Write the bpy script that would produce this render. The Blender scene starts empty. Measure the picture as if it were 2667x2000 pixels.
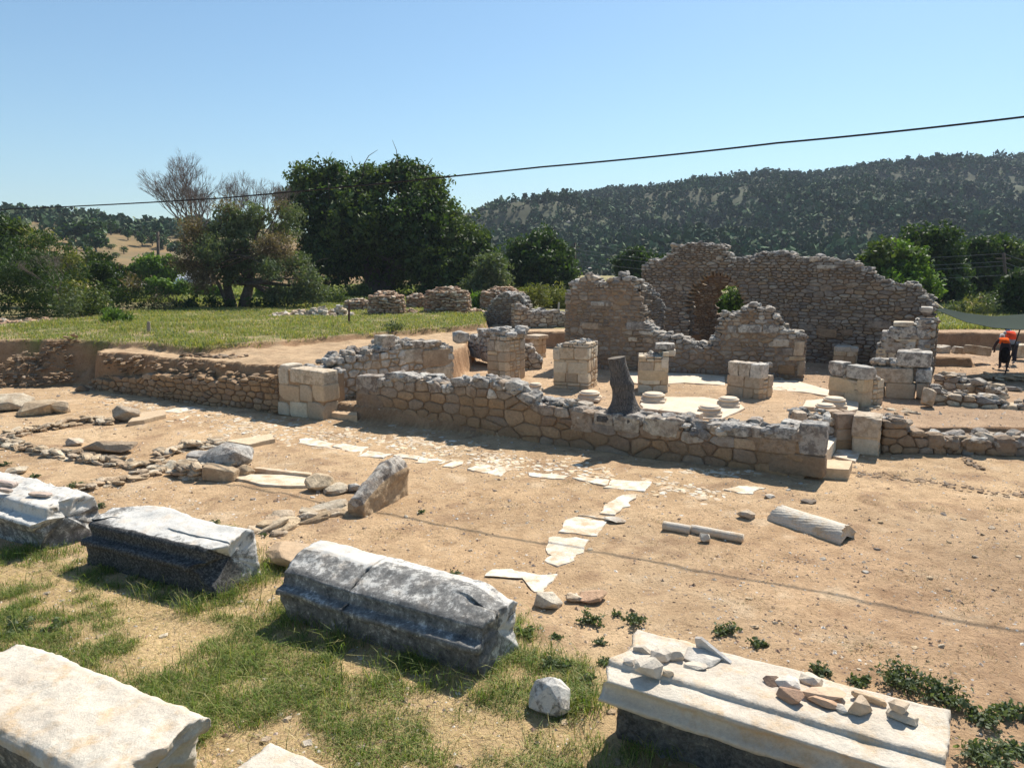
import bpy, math, random
import numpy as np
from mathutils import Vector

# ------------------------------------------------------------------ camera, world, sun, exposure
F = 1930.0; CH = 4.2; TH = math.atan(310 / F); CT, ST = math.cos(TH), math.sin(TH)
scene = bpy.context.scene
cam_d = bpy.data.cameras.new('camera'); cam = bpy.data.objects.new('camera', cam_d)
scene.collection.objects.link(cam); scene.camera = cam
cam.location = (0, 0, CH); cam.rotation_euler = (math.pi / 2 - TH, 0, 0)
cam_d.sensor_width = 36; cam_d.lens = 36 * F / 2667; cam_d.clip_start = 0.1; cam_d.clip_end = 9000
SUND = Vector((.54, .9, 1.25)).normalized()
world = bpy.data.worlds.new('World'); scene.world = world; world.use_nodes = True
wn = world.node_tree.nodes; wl = world.node_tree.links
sky = wn.new('ShaderNodeTexSky'); sky.sky_type = 'NISHITA'; sky.sun_disc = False
sky.sun_elevation = math.asin(SUND.z); sky.sun_rotation = math.atan2(SUND.x, SUND.y)
sky.air_density = 1.1; sky.dust_density = 0.6; sky.ozone_density = 1.6; sky.altitude = 200
wn['Background'].inputs['Strength'].default_value = 0.08
tint = wn.new('ShaderNodeMix'); tint.data_type = 'RGBA'; tint.blend_type = 'MULTIPLY'; tint.inputs[0].default_value = 1; tint.inputs[7].default_value = (.84, 1.03, 1.08, 1)   # clear Aegean air
wl.new(sky.outputs[0], tint.inputs[6]); wl.new(tint.outputs[2], wn['Background'].inputs['Color'])
sd = bpy.data.lights.new('sun', 'SUN'); sd.energy = 5.0; sd.angle = math.radians(.5); sd.color = (1, .94, .84)
sun = bpy.data.objects.new('sun', sd); scene.collection.objects.link(sun)
sun.rotation_euler = SUND.to_track_quat('Z', 'Y').to_euler()
scene.view_settings.view_transform = 'Standard'; scene.view_settings.look = 'None'
scene.view_settings.exposure = 0.66; scene.view_settings.gamma = 1
scene.cycles.max_bounces = 5; scene.cycles.diffuse_bounces = 3; scene.cycles.transparent_max_bounces = 4
scene.cycles.volume_bounces = 0

# ------------------------------------------------------------------ projection helpers (photo pixels -> world)
O3 = np.array([0, 0, CH])
def ray(px, py):
    u = (px - 1333.5) / F; v = (1000 - py) / F
    return np.array([u, CT + v * ST, -ST + v * CT])
def P(px, py, z=0.0):
    d = ray(px, py); return O3 + d * ((z - CH) / d[2])
def D(px, py, Y):
    d = ray(px, py); return O3 + d * (Y / d[1])

# ------------------------------------------------------------------ noise
def _h(i, j, k, s):
    n = (i * 73856093) ^ (j * 19349663) ^ (k * 83492791) ^ (s * 2654435761 & 0x7fffffff)
    n = (n ^ (n >> 13)) * 1274126177 & 0x7fffffff
    n = (n ^ (n >> 16)) * 668265263 & 0x7fffffff
    return (n & 0xffff) / 32767.5 - 1.0
def vn(p, s=0):
    p = np.asarray(p, float); f = np.floor(p); i = f.astype(np.int64); t = p - f; t = t * t * (3 - 2 * t)
    x, y, z = i[..., 0], i[..., 1], i[..., 2]; r = 0
    for a in (0, 1):
        wa = t[..., 0] if a else 1 - t[..., 0]
        for b in (0, 1):
            wb = t[..., 1] if b else 1 - t[..., 1]
            for c in (0, 1):
                wc = t[..., 2] if c else 1 - t[..., 2]
                r = r + _h(x + a, y + b, z + c, s) * wa * wb * wc
    return r
def fbm(p, s=0, o=4):
    p = np.asarray(p, float); r = 0; a = 1.; q = p
    for k in range(o): r = r + a * vn(q, s + k * 7); q = q * 2.03 + 11.3; a *= .5
    return r
def fbm2(x, y, sc, s=0, o=4):
    return fbm(np.stack([x / sc, y / sc, np.zeros_like(x) + s * 3.7], -1), s, o)

# ------------------------------------------------------------------ mesh builder
COL = scene.collection
class MB:
    def __init__(s): s.V = []; s.F = []; s.C = []; s.n = 0
    def add(s, V, Fs, col=(1, 1, 1, 0)):
        V = np.asarray(V, float).reshape(-1, 3)
        if not isinstance(Fs, list): Fs = [Fs]
        for f in Fs:
            if len(f): s.F.append(np.asarray(f) + s.n)
        c = np.asarray(col, float)
        if c.ndim == 1: c = np.tile(c, (len(V), 1))
        s.C.append(c); s.V.append(V); s.n += len(V)
    def build(s, name, mat, parent=None, smooth=False, origin=None):
        V = np.concatenate(s.V); C = np.concatenate(s.C)
        if parent is not None: V = V - np.array(parent.location)
        elif origin is not None: V = V - np.asarray(origin)
        me = bpy.data.meshes.new(name)
        L = np.concatenate([f.ravel() for f in s.F]); T = np.concatenate([np.full(len(f), f.shape[1]) for f in s.F])
        me.vertices.add(len(V)); me.vertices.foreach_set('co', V.ravel().astype(np.float32))
        me.loops.add(len(L)); me.loops.foreach_set('vertex_index', L.astype(np.int32))
        me.polygons.add(len(T)); me.polygons.foreach_set('loop_start', (np.cumsum(T) - T).astype(np.int32))
        me.polygons.foreach_set('loop_total', T.astype(np.int32))
        me.polygons.foreach_set('use_smooth', np.full(len(T), bool(smooth)))
        a = me.color_attributes.new('Col', 'FLOAT_COLOR', 'POINT'); a.data.foreach_set('color', C.ravel().astype(np.float32))
        me.update(calc_edges=True); me.materials.append(mat)
        o = bpy.data.objects.new(name, me); COL.objects.link(o)
        if parent is not None: o.parent = parent
        elif origin is not None: o.location = tuple(float(v) for v in origin)
        return o
def tag(o, label=None, cat=None, group=None, kind=None):
    if label: o['label'] = label
    if cat: o['category'] = cat
    if group: o['group'] = group
    if kind: o['kind'] = kind
    elif cat: o['kind'] = 'thing'
    return o
def thing(name, label, cat, loc, group=None):
    o = bpy.data.objects.new(name, None); COL.objects.link(o); o.location = tuple(float(v) for v in loc); o.empty_display_size = .2
    return tag(o, label, cat, group)

# ------------------------------------------------------------------ materials
def mat(name): 
    m = bpy.data.materials.new(name); m.use_nodes = True; nt = m.node_tree; b = nt.nodes['Principled BSDF']
    b.inputs['Specular IOR Level'].default_value = .25; b.inputs['Roughness'].default_value = .9
    return m, nt, b
def N(nt, t, **k):
    n = nt.nodes.new(t)
    for a, v in k.items(): setattr(n, a, v)
    return n
def noise_n(nt, vec, scale, detail=5, rough=.6):
    n = N(nt, 'ShaderNodeTexNoise'); n.inputs['Scale'].default_value = scale; n.inputs['Detail'].default_value = detail
    n.inputs['Roughness'].default_value = rough; nt.links.new(vec, n.inputs['Vector']); return n.outputs['Fac']
def ramp(nt, fac, stops):
    r = N(nt, 'ShaderNodeValToRGB'); e = r.color_ramp.elements
    while len(e) < len(stops): e.new(.5)
    for x, (p, c) in zip(e, stops): x.position = p; x.color = (*c, 1) if len(c) == 3 else c
    nt.links.new(fac, r.inputs[0]); return r.outputs[0]
def g3(v): return (v, v, v)
def mix(nt, fac, a, b, mode='MIX'):
    m = N(nt, 'ShaderNodeMix', data_type='RGBA', blend_type=mode)
    for s, v in ((0, fac), (6, a), (7, b)):
        if isinstance(v, (int, float)): m.inputs[s].default_value = v
        elif isinstance(v, tuple): m.inputs[s].default_value = (*v, 1)
        else: nt.links.new(v, m.inputs[s])
    return m.outputs[2]
def math_n(nt, op, a, b=None, clamp=False):
    m = N(nt, 'ShaderNodeMath', operation=op); m.use_clamp = clamp
    for s, v in ((0, a), (1, b)):
        if v is None: continue
        if isinstance(v, (int, float)): m.inputs[s].default_value = v
        else: nt.links.new(v, m.inputs[s])
    return m.outputs[0]
def bump(nt, b, h, dist, strength=1.0):
    n = N(nt, 'ShaderNodeBump'); n.inputs['Distance'].default_value = dist; n.inputs['Strength'].default_value = strength
    nt.links.new(h, n.inputs['Height']); nt.links.new(n.outputs[0], b.inputs['Normal'])
def stone_mat(name, sc=1.0, lich=1.0, bd=.02, dirt=(.34, .21, .115), vari=.35, dirtamt=.5):
    m, nt, b = mat(name)
    g = N(nt, 'ShaderNodeNewGeometry').outputs['Position']
    at = N(nt, 'ShaderNodeAttribute', attribute_name='Col')
    n1 = noise_n(nt, g, 2.3 * sc, 6, .65); n2 = noise_n(nt, g, 14 * sc, 5, .7); n3 = noise_n(nt, g, 60 * sc, 3, .6)
    v = ramp(nt, n2, [(.3, g3(1 - vari)), (.7, g3(1 + vari * .6))])
    c = mix(nt, 1.0, at.outputs['Color'], v, 'MULTIPLY')
    d = ramp(nt, n1, [(.42, g3(0)), (.62, g3(1))])
    c = mix(nt, math_n(nt, 'MULTIPLY', d, dirtamt), c, dirt)
    # lichen: pale grey and near-black crusts where the stone is weathered (alpha of the attribute)
    l1 = ramp(nt, noise_n(nt, g, 5.5 * sc, 7, .72), [(.46, g3(0)), (.56, g3(1))])
    l2 = ramp(nt, noise_n(nt, g, 9.1 * sc, 7, .75), [(.5, g3(0)), (.58, g3(1))])
    a = math_n(nt, 'MULTIPLY', at.outputs['Alpha'], lich, True)
    c = mix(nt, math_n(nt, 'MULTIPLY', a, .75), c, mix(nt, l1, (.52, .50, .46), (.15, .145, .145)))
    c = mix(nt, math_n(nt, 'MULTIPLY', math_n(nt, 'MULTIPLY', l2, a), .62), c, (.075, .074, .074))
    nt.links.new(c, b.inputs['Base Color'])
    h = math_n(nt, 'ADD', n2, math_n(nt, 'MULTIPLY', n3, .45)); bump(nt, b, h, bd)
    return m
M_rub = stone_mat('rubble_stone', 1, 1, .03, (.27, .18, .105), .35, .7)
M_far = stone_mat('old_wall_stone', .8, 1, .04, (.26, .18, .11))
M_slab = stone_mat('dusty_flagstone', 1.6, .3, .012, (.50, .36, .225), .2, .95)
M_ash = stone_mat('cut_stone', 1, 1, .012, (.42, .28, .16), .22, .3)
def marble_mat(name, base, white, dark, thr, bd=.012, warm=.4):
    m, nt, b = mat(name)
    g = N(nt, 'ShaderNodeTexCoord').outputs['Object']
    at = N(nt, 'ShaderNodeAttribute', attribute_name='Col')
    n1 = noise_n(nt, g, 1.7, 6, .65); n2 = noise_n(nt, g, 30, 5, .75); n3 = noise_n(nt, g, 7, 8, .78); n4 = noise_n(nt, g, 90, 3, .7)
    c = mix(nt, ramp(nt, n1, [(.35, g3(0)), (.65, g3(1))]), base, white)
    c = mix(nt, math_n(nt, 'MULTIPLY', ramp(nt, noise_n(nt, g, 3.1, 6, .7), [(.5, g3(0)), (.66, g3(1))]), warm), c, (.58, .42, .26))
    c = mix(nt, 1.0, c, ramp(nt, n2, [(.25, g3(.78)), (.7, g3(1.08))]), 'MULTIPLY')
    # dark crust: attribute alpha broken by noise, also shade painted on lower block fronts
    k = math_n(nt, 'ADD', math_n(nt, 'ADD', n3, math_n(nt, 'MULTIPLY', n2, .35)), math_n(nt, 'MULTIPLY', at.outputs['Alpha'], .42))
    k = ramp(nt, math_n(nt, 'MULTIPLY', k, .5), [(thr * .5, g3(0)), (thr * .5 + .05, g3(.75)), (thr * .5 + .15, g3(1))])
    crust_shade = mix(nt, ramp(nt, n2, [(.45, g3(0)), (.66, g3(1))]), (.032, .031, .031), (.17, .162, .15))
    c = mix(nt, k, c, crust_shade)
    nt.links.new(c, b.inputs['Base Color'])
    bump(nt, b, math_n(nt, 'ADD', n3, math_n(nt, 'ADD', math_n(nt, 'MULTIPLY', n2, .4), math_n(nt, 'MULTIPLY', n4, .15))), bd)
    b.inputs['Roughness'].default_value = .75
    return m
M_marble = marble_mat('weathered_marble', (.52, .50, .46), (.66, .635, .585), 0, .82)
M_marble_clean = marble_mat('pale_marble', (.56, .48, .385), (.66, .60, .50), 0, 1.02, .02, .9)
M_marble_warm = marble_mat('honey_marble', (.58, .45, .32), (.66, .56, .44), 0, 1.08, .008, .7)
# soil / terrain
def ground_mat():
    m, nt, b = mat('excavation_soil')
    g = N(nt, 'ShaderNodeNewGeometry').outputs['Position']; at = N(nt, 'ShaderNodeAttribute', attribute_name='Col')
    n0 = noise_n(nt, g, .35, 6, .6); n1 = noise_n(nt, g, 2.6, 7, .7); n2 = noise_n(nt, g, 17, 6, .75); n3 = noise_n(nt, g, 75, 4, .7)
    c = mix(nt, 1.0, at.outputs['Color'], ramp(nt, n0, [(.3, (.80, .79, .78)), (.7, (1.15, 1.15, 1.14))]), 'MULTIPLY')
    c = mix(nt, 1.0, c, ramp(nt, n1, [(.3, (.74, .70, .66)), (.52, g3(1)), (.75, (1.16, 1.17, 1.18))]), 'MULTIPLY')
    c = mix(nt, 1.0, c, ramp(nt, n2, [(.3, g3(.68)), (.5, g3(1)), (.75, g3(1.18))]), 'MULTIPLY')
    vo = N(nt, 'ShaderNodeTexVoronoi'); vo.inputs['Scale'].default_value = 21; nt.links.new(g, vo.inputs['Vector'])
    sp = ramp(nt, vo.outputs['Distance'], [(.10, g3(1)), (.2, g3(0))])
    sp = math_n(nt, 'MULTIPLY', sp, ramp(nt, vo.outputs['Color'], [(.6, g3(0)), (.62, g3(1))]))
    c = mix(nt, math_n(nt, 'MULTIPLY', sp, .55), c, mix(nt, ramp(nt, n3, [(.48, g3(0)), (.52, g3(1))]), (.58, .52, .44), (.16, .11, .08)))
    nt.links.new(c, b.inputs['Base Color'])
    bump(nt, b, math_n(nt, 'ADD', math_n(nt, 'ADD', n2, math_n(nt, 'MULTIPLY', n1, 1.1)), math_n(nt, 'ADD', math_n(nt, 'MULTIPLY', n3, .35), math_n(nt, 'MULTIPLY', sp, .5))), .045)
    b.inputs['Roughness'].default_value = 1
    return m
M_ground = ground_mat()
def attr_mat(name, rough=.8, vari=.25, sc=6, bd=0.0, tl=0.0):
    m, nt, b = mat(name); at = N(nt, 'ShaderNodeAttribute', attribute_name='Col')
    g = N(nt, 'ShaderNodeNewGeometry').outputs['Position']
    n = noise_n(nt, g, sc, 4, .6)
    c = mix(nt, 1.0, at.outputs['Color'], ramp(nt, n, [(.3, g3(1 - vari)), (.7, g3(1 + vari))]), 'MULTIPLY')
    nt.links.new(c, b.inputs['Base Color']); b.inputs['Roughness'].default_value = rough
    if bd: bump(nt, b, n, bd)
    if tl:
        t = N(nt, 'ShaderNodeBsdfTranslucent'); nt.links.new(mix(nt, 1.0, c, (1.25, 1.35, .5), 'MULTIPLY'), t.inputs[0])
        x = N(nt, 'ShaderNodeMixShader'); x.inputs[0].default_value = tl; nt.links.new(b.outputs[0], x.inputs[1]); nt.links.new(t.outputs[0], x.inputs[2])
        nt.links.new(x.outputs[0], nt.nodes['Material Output'].inputs[0])
    return m
M_leaf = attr_mat('leaves', .6, .2, .8, 0, .3)
M_grass = attr_mat('grass_blades', .6, .15, 3, 0, .35)
M_bark = attr_mat('bark', .95, .35, 9, .05)
M_far_leaf = attr_mat('distant_foliage', .9, .3, .06, 0, 0)
M_hill = attr_mat('hill_scrub_soil', 1, .3, .05)
M_peb = attr_mat('pebbles', .9, .3, 30)
M_cloth = attr_mat('cloth', .9, .12, 20, .01)
M_metal = attr_mat('painted_steel', .6, .1, 20)
M_cloth.node_tree.nodes['Principled BSDF'].inputs['Specular IOR Level'].default_value = .05
M_wood = attr_mat('weathered_wood', .9, .3, 25, .01)
def stump_mat():
    m, nt, b = mat('furrowed_bark'); tc = N(nt, 'ShaderNodeTexCoord').outputs['Object']
    mp = N(nt, 'ShaderNodeMapping'); mp.inputs['Scale'].default_value = (1, 1, .22); nt.links.new(tc, mp.inputs['Vector'])
    n1 = noise_n(nt, mp.outputs[0], 26, 4, .6); n2 = noise_n(nt, tc, 3, 5, .6)
    vo = N(nt, 'ShaderNodeTexVoronoi', feature='DISTANCE_TO_EDGE'); vo.inputs['Scale'].default_value = 30; nt.links.new(mp.outputs[0], vo.inputs['Vector'])
    h = math_n(nt, 'ADD', ramp(nt, vo.outputs['Distance'], [(0, g3(0)), (.22, g3(1))]), n1)
    c = mix(nt, ramp(nt, h, [(.35, g3(0)), (1., g3(1))]), (.03, .027, .026), (.14, .128, .12))
    c = mix(nt, ramp(nt, n2, [(.45, g3(0)), (.7, g3(.5))]), c, (.2, .18, .16))
    nt.links.new(c, b.inputs['Base Color']); bump(nt, b, h, .02); return m
M_stump = stump_mat()

# ------------------------------------------------------------------ terrain heights
def sdist(x, y, poly):
    d = np.full(x.shape, 1e9); ins = np.zeros(x.shape, bool); n = len(poly)
    for i in range(n):
        ax, ay = poly[i]; bx, by = poly[(i + 1) % n]; ex, ey = bx - ax, by - ay
        t = np.clip(((x - ax) * ex + (y - ay) * ey) / (ex * ex + ey * ey), 0, 1)
        d = np.minimum(d, np.hypot(x - ax - t * ex, y - ay - t * ey))
        c = ((ay > y) != (by > y)) & (x < (bx - ax) * (y - ay) / (by - ay + 1e-12) + ax); ins ^= c
    return np.where(ins, d, -d)
def sst(v, a, b):
    t = np.clip((v - a) / (b - a), 0, 1); return t * t * (3 - 2 * t)
PU = [(-60, 27.2), (-21, 26.6), (-18, 26.1), (-15, 25.9), (-14.3, 25.6), (-13.6, 24.9), (-5.4, 20.75), (-1.9, 24.2), (-1.7, 26), (-1.3, 35), (-1.3, 90), (-60, 90)]
PG = [(-60, 27.8), (-21, 27.2), (-15.5, 26.6), (-12.7, 25.8), (-10.7, 24.5), (-10.1, 24.6), (-6.5, 28.7), (-1.3, 33.8), (-1.2, 36), (-1.2, 2000), (-60, 2000)]
PC = [(-5.6, 20.6), (5.8, 14.8), (6.6, 17.0), (8, 17.1), (60, 16.7), (60, 60), (-1.5, 60), (-1.7, 26), (-2.2, 24)]
PB = [(-1.2, 34.6), (9, 33.9), (18, 33.7), (60, 33.4), (60, 2000), (-1.2, 2000)]
PS = [(14.3, 27.7), (17.3, 27.6), (17.8, 31), (17.9, 34), (14.3, 34)]
def gz(x, y):
    x = np.asarray(x, float); y = np.asarray(y, float)
    j = .10 * fbm2(x, y, .9, 3, 3); jl = j * np.where(x < -13, 3.5, 1.2)
    z = .4 * sst(sdist(x, y, PC), -.1, .1)
    mu = sst(sdist(x, y, PU) + jl, -.12, np.where(x < -14.4, 1.0, .12)); z = z * (1 - mu) + 1.27 * mu
    z = np.where(mu > 0, z + mu * .05 * fbm2(x, y, .6, 5, 3), z)
    sg = sdist(x, y, PG) + j * 1.2; mg = sst(sg, -.1, .15); z = z * (1 - mg) + (1.5 + .05 * np.clip(sg, 0, 3)) * mg
    mb = sst(sdist(x, y, PB) + j, -.15, .15); z = z * (1 - mb) + (1.15 + .35 * sst(y, 36, 60)) * mb
    ms = sst(sdist(x, y, PS) + .5 * j, -.1, .1); z = z * (1 - ms) + .75 * ms
    z = z + .035 * fbm2(x, y, 1.6, 9, 3) + .016 * fbm2(x, y, .25, 12, 4) * (y < 45)
    z = z + .06 * sst(y, 45, 80) * fbm2(x, y, 7, 14, 3)
    return z
def gz1(x, y): return float(gz(np.array([x]), np.array([y]))[0])
_T = np.concatenate([np.arange(4, 60, .04), np.arange(60, 400, .5)])
def G(px, py):
    d = ray(px, py); q = O3 + _T[:, None] * d; h = gz(q[:, 0], q[:, 1]); b = np.nonzero(q[:, 2] <= h)[0]
    if len(b) == 0: return D(px, py, 200)
    p = q[b[0]]; return np.array([p[0], p[1], h[b[0]]])

def axis_grid(lo, hi, step, far, g=1.12):
    a = list(np.arange(lo, hi + 1e-6, step)); s = step; v = a[-1]
    while v < far[1]: s *= g; v += s; a.append(v)
    s = step; v = a[0]; b = []
    while v > far[0]: s *= g; v -= s; b.append(v)
    return np.array(b[::-1] + a)
def grid_faces(nx, ny):
    i = np.arange(ny - 1)[:, None] * nx + np.arange(nx - 1)[None]; i = i.ravel()
    return np.stack([i, i + 1, i + 1 + nx, i + nx], 1)
GPOLY = [P(-300, 1395), P(60, 1440), P(250, 1440), P(560, 1390), P(720, 1500), P(1330, 1640), P(1440, 1700), P(1560, 1720), P(1620, 1900), P(1900, 2100), P(1800, 2500), P(-800, 2500), P(-700, 1500)]
GPOLY = [(p[0], p[1]) for p in GPOLY]
def grass_den(x, y):   # foreground turf density 0..1
    s = sdist(x, y, GPOLY); n = fbm2(x, y, .75, 21, 4); n2 = fbm2(x, y, .22, 23, 3)
    left = sst(x, -1.2, -4.5) * sst(y, 7.2, 9)
    return np.clip(sst(s + .35 * n, -.25, .5) * sst(n + .75 * n2 - .1 * left, -.4, .4), 0, 1)
def build_ground():
    xs = axis_grid(-21, 20, .085, (-1500, 1500)); ys = axis_grid(3.4, 36, .08, (-60, 1500))
    X, Y = np.meshgrid(xs, ys); Z = gz(X, Y); nx, ny = len(xs), len(ys)
    C = np.zeros(X.shape + (4,)); n = fbm2(X, Y, 2.2, 31, 4); n2 = fbm2(X, Y, .6, 33, 4)
    def lerp(m, col):
        for k in range(3): C[..., k] = C[..., k] * (1 - m) + col[k] * m
    C[..., :3] = (.52, .35, .20); C[..., 3] = 1
    lerp(np.clip(.5 + n * .7, 0, 1) * .6, (.62, .45, .275))
    lerp(sst(X + .5 * n, 1, 5) * sst(Y, 15, 8) * .6 + 0 * X, (.44, .28, .168))          # reddish soil on the near right
    n3 = fbm2(X, Y, .35, 35, 4); lerp(sst(n2 + .6 * n3, .35, .75) * .55 * (Y < 30), (.33, .205, .12)); lerp(sst(-n2 * .7 + .5 * n3, .45, .8) * .5 * (Y < 30), (.64, .49, .33))
    sb = sdist(X, Y, GPOLY); lerp(sst(sb + .3 * n, -.3, .6) * .8, (.56, .40, .21))       # straw litter under turf
    lerp(grass_den(X, Y) * .5, (.22, .20, .07))
    mc = sst(sdist(X, Y, PC), -.2, .2); lerp(mc * .75, (.50, .35, .22))
    lerp(mc * sst(X, 7, 10) * .6, (.40, .265, .17))
    sl = sst(sdist(X, Y, PU), -.1, .1); slope = np.abs(np.gradient(Z, axis=0) / np.gradient(Y, axis=0)) + np.abs(np.gradient(Z, axis=1) / np.gradient(X, axis=1))
    lerp(sl * .7, (.50, .35, .215)); lerp(sst(slope, .5, 1.2) * .85, (.34, .20, .11))
    mg = np.maximum(sst(sdist(X, Y, PG), -.1, .3), sst(sdist(X, Y, PB), 1.2, 1.9)); lerp(mg * np.clip(.75 + n2 * .5, 0, 1), (.16, .17, .055))
    lerp(sst(Y, 55, 120) * np.clip(.5 + fbm2(X, Y, 30, 41, 3), 0, 1) * .7, (.40, .29, .14))
    mb = MB(); mb.add(np.stack([X, Y, Z], -1).reshape(-1, 3), grid_faces(nx, ny), C.reshape(-1, 4))
    tag(mb.build('ground', M_ground, smooth=True), kind='structure')
build_ground()

# ------------------------------------------------------------------ stones
def cube_grid(ts):
    n = len(ts); idx = {}; V = []; Fc = []
    def vid(p):
        k = tuple(round(c, 4) for c in p)
        if k not in idx: idx[k] = len(V); V.append(k)
        return idx[k]
    for ax in range(3):
        for sgn in (-1, 1):
            for i in range(n - 1):
                for j in range(n - 1):
                    q = []
                    for (a, b) in ((ts[i], ts[j]), (ts[i + 1], ts[j]), (ts[i + 1], ts[j + 1]), (ts[i], ts[j + 1])):
                        p = [0, 0, 0]; p[ax] = sgn; p[(ax + 1) % 3] = a; p[(ax + 2) % 3] = b; q.append(vid(p))
                    Fc.append(q if sgn > 0 else q[::-1])
    return np.array(V, float), np.array(Fc)
CG3, CF3 = cube_grid([-1, -.4, .4, 1]); CG2, CF2 = cube_grid([-1, 0, 1]); CG5, CF5 = cube_grid([-1, -.86, -.4, .1, .5, .88, 1])
CG1, CF1 = cube_grid([-1, 1]); CG8, CF8 = cube_grid(list(np.linspace(-1, 1, 9)))
def rounded(Gd, k):
    r = (np.abs(Gd) ** k).sum(1) ** (1 / k); return Gd / r[:, None]
R3a = rounded(CG3, 5); R3b = rounded(CG3, 3.2); R2 = rounded(CG2, 3.5); R5 = rounded(CG5, 11); R8 = rounded(CG8, 4.5)
rg = np.random.default_rng(7)
def rotm(rx, ry, rz):
    cx, sx, cy, sy, cz, sz = math.cos(rx), math.sin(rx), math.cos(ry), math.sin(ry), math.cos(rz), math.sin(rz)
    return np.array([[cz, -sz, 0], [sz, cz, 0], [0, 0, 1]]) @ np.array([[cy, 0, sy], [0, 1, 0], [-sy, 0, cy]]) @ np.array([[1, 0, 0], [0, cx, -sx], [0, sx, cx]])
def stone(mb, c, hs, rot=None, col=(1, 1, 1, 0), rough=.1, T=0, post=None):
    """one stone: centre, half sizes, rotation matrix, roughness relative to the smallest half size"""
    B, Fc = ((R3a, CF3), (R3b, CF3), (R5, CF5), (R2, CF2), (R8, CF8))[T]
    hs = np.asarray(hs, float); off = rg.uniform(-99, 99, 3)
    V = B * hs
    if T == 4: V = V + fbm(B * 1.5 + off, 1, 4)[:, None] * B * rough * hs.min() * 1.6
    else:
        V = V + rg.uniform(-1, 1, V.shape) * rough * hs.min() * (.5 if T == 2 else 1)
        sh = rg.uniform(-rough, rough, 4); V[:, 0] += V[:, 2] * sh[0]; V[:, 2] += V[:, 0] * sh[1] * .4; V[:, 0] *= 1 + sh[2] * V[:, 2] / hs[2] * .6
        if T == 2:
            m = rg.integers(0, 8); sg = np.array([1 if m & 1 else -1, 1 if m & 2 else -1, 1 if m & 4 else -1])
            w = np.clip((B * sg).sum(1) - 2.2, 0, 1); V -= (sg * hs.min() * .35) * w[:, None]
    if rot is not None: V = V @ rot.T
    V = V + np.asarray(c)
    if post is not None: V = post(V)
    mb.add(V, Fc, col)
PAL = dict(
    tan=[(.58, .44, .28), (.64, .50, .33), (.54, .41, .27), (.66, .56, .41), (.50, .36, .23), (.62, .53, .40), (.48, .38, .27)],
    brown=[(.31, .205, .12), (.35, .23, .13), (.29, .20, .125), (.37, .25, .15), (.27, .18, .115), (.33, .25, .18), (.36, .225, .12)],
    grey=[(.46, .42, .36), (.34, .31, .28), (.58, .54, .47), (.20, .185, .17), (.40, .32, .24), (.64, .60, .53), (.27, .25, .23), (.48, .38, .27)],
    old=[(.26, .20, .15), (.23, .19, .155), (.29, .24, .19), (.32, .235, .15), (.20, .165, .14), (.36, .31, .25), (.28, .19, .12)],
    pale=[(.60, .52, .41), (.66, .58, .47), (.56, .45, .33), (.62, .49, .35), (.68, .62, .53)],
    red=[(.52, .33, .21), (.58, .42, .29), (.44, .28, .18), (.62, .50, .38), (.36, .22, .15), (.66, .57, .46)])
def pick(p, w=0, j=.12):
    c = np.array(PAL[p][rg.integers(len(PAL[p]))]) * (1 + rg.uniform(-j, j)); return (*c, max(0, min(1, w)))

class Plane:
    """vertical wall plane over two photo points on level z0 (or two world points)"""
    def __init__(s, a, b, z0=0., world=False):
        A = np.array([*a, z0], float) if world else P(*a, z0); B = np.array([*b, z0], float) if world else P(*b, z0)
        s.A = A; s.B = B; s.L = float(np.hypot(*(B - A)[:2])); s.a = (B - A)[:2] / s.L; s.z0 = z0
        n = np.array([-s.a[1], s.a[0]]); s.n = n if n @ (A[:2] + B[:2]) > 0 else -n      # away from the camera
    def sz(s, px, py, d=0.):
        r = ray(px, py); A2 = s.A[:2] + s.n * d
        M = np.array([[s.a[0], -r[0]], [s.a[1], -r[1]]]); q = np.linalg.solve(M, O3[:2] - A2); return q[0], CH + q[1] * r[2]
    def W(s, sdz):
        sdz = np.atleast_2d(sdz); xy = s.A[:2] + sdz[:, :1] * s.a + sdz[:, 1:2] * s.n
        return np.concatenate([xy, sdz[:, 2:3]], 1)
    def rot(s): return np.array([[s.a[0], s.n[0], 0], [s.a[1], s.n[1], 0], [0, 0, 1.]])
    def prof(s, pts, d=0.): return sorted(s.sz(x, y, d) for x, y in pts)

STY = dict(
    rubble=dict(asp=1.9, h=(.13, .27), r=(1.2, 2.6), g=.007, ra=1, pal='tan', wob=.02, dens=40),
    thin=dict(asp=2.3, h=(.05, .13), r=(1.6, 4.2), g=.006, ra=1, pal='old', wob=.02, dens=70),
    mixed=dict(h=(.09, .22), r=(1.1, 2.8), g=.006, ra=1, pal='old', wob=.02, dens=60),
    big=dict(h=(.2, .32), r=(1.2, 2.4), g=.006, ra=1, pal='tan', wob=.01, dens=40))
def clip(poly, m, n):
    """keep the part of poly with (p-m).n <= 0"""
    out = []; k = len(poly); dv = (poly - m) @ n
    for i in range(k):
        a, b = dv[i], dv[(i + 1) % k]
        if a <= 0: out.append(poly[i])
        if (a < 0 < b) or (b < 0 < a): out.append(poly[i] + (poly[(i + 1) % k] - poly[i]) * (a / (a - b)))
    return np.array(out) if len(out) > 2 else None
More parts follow.
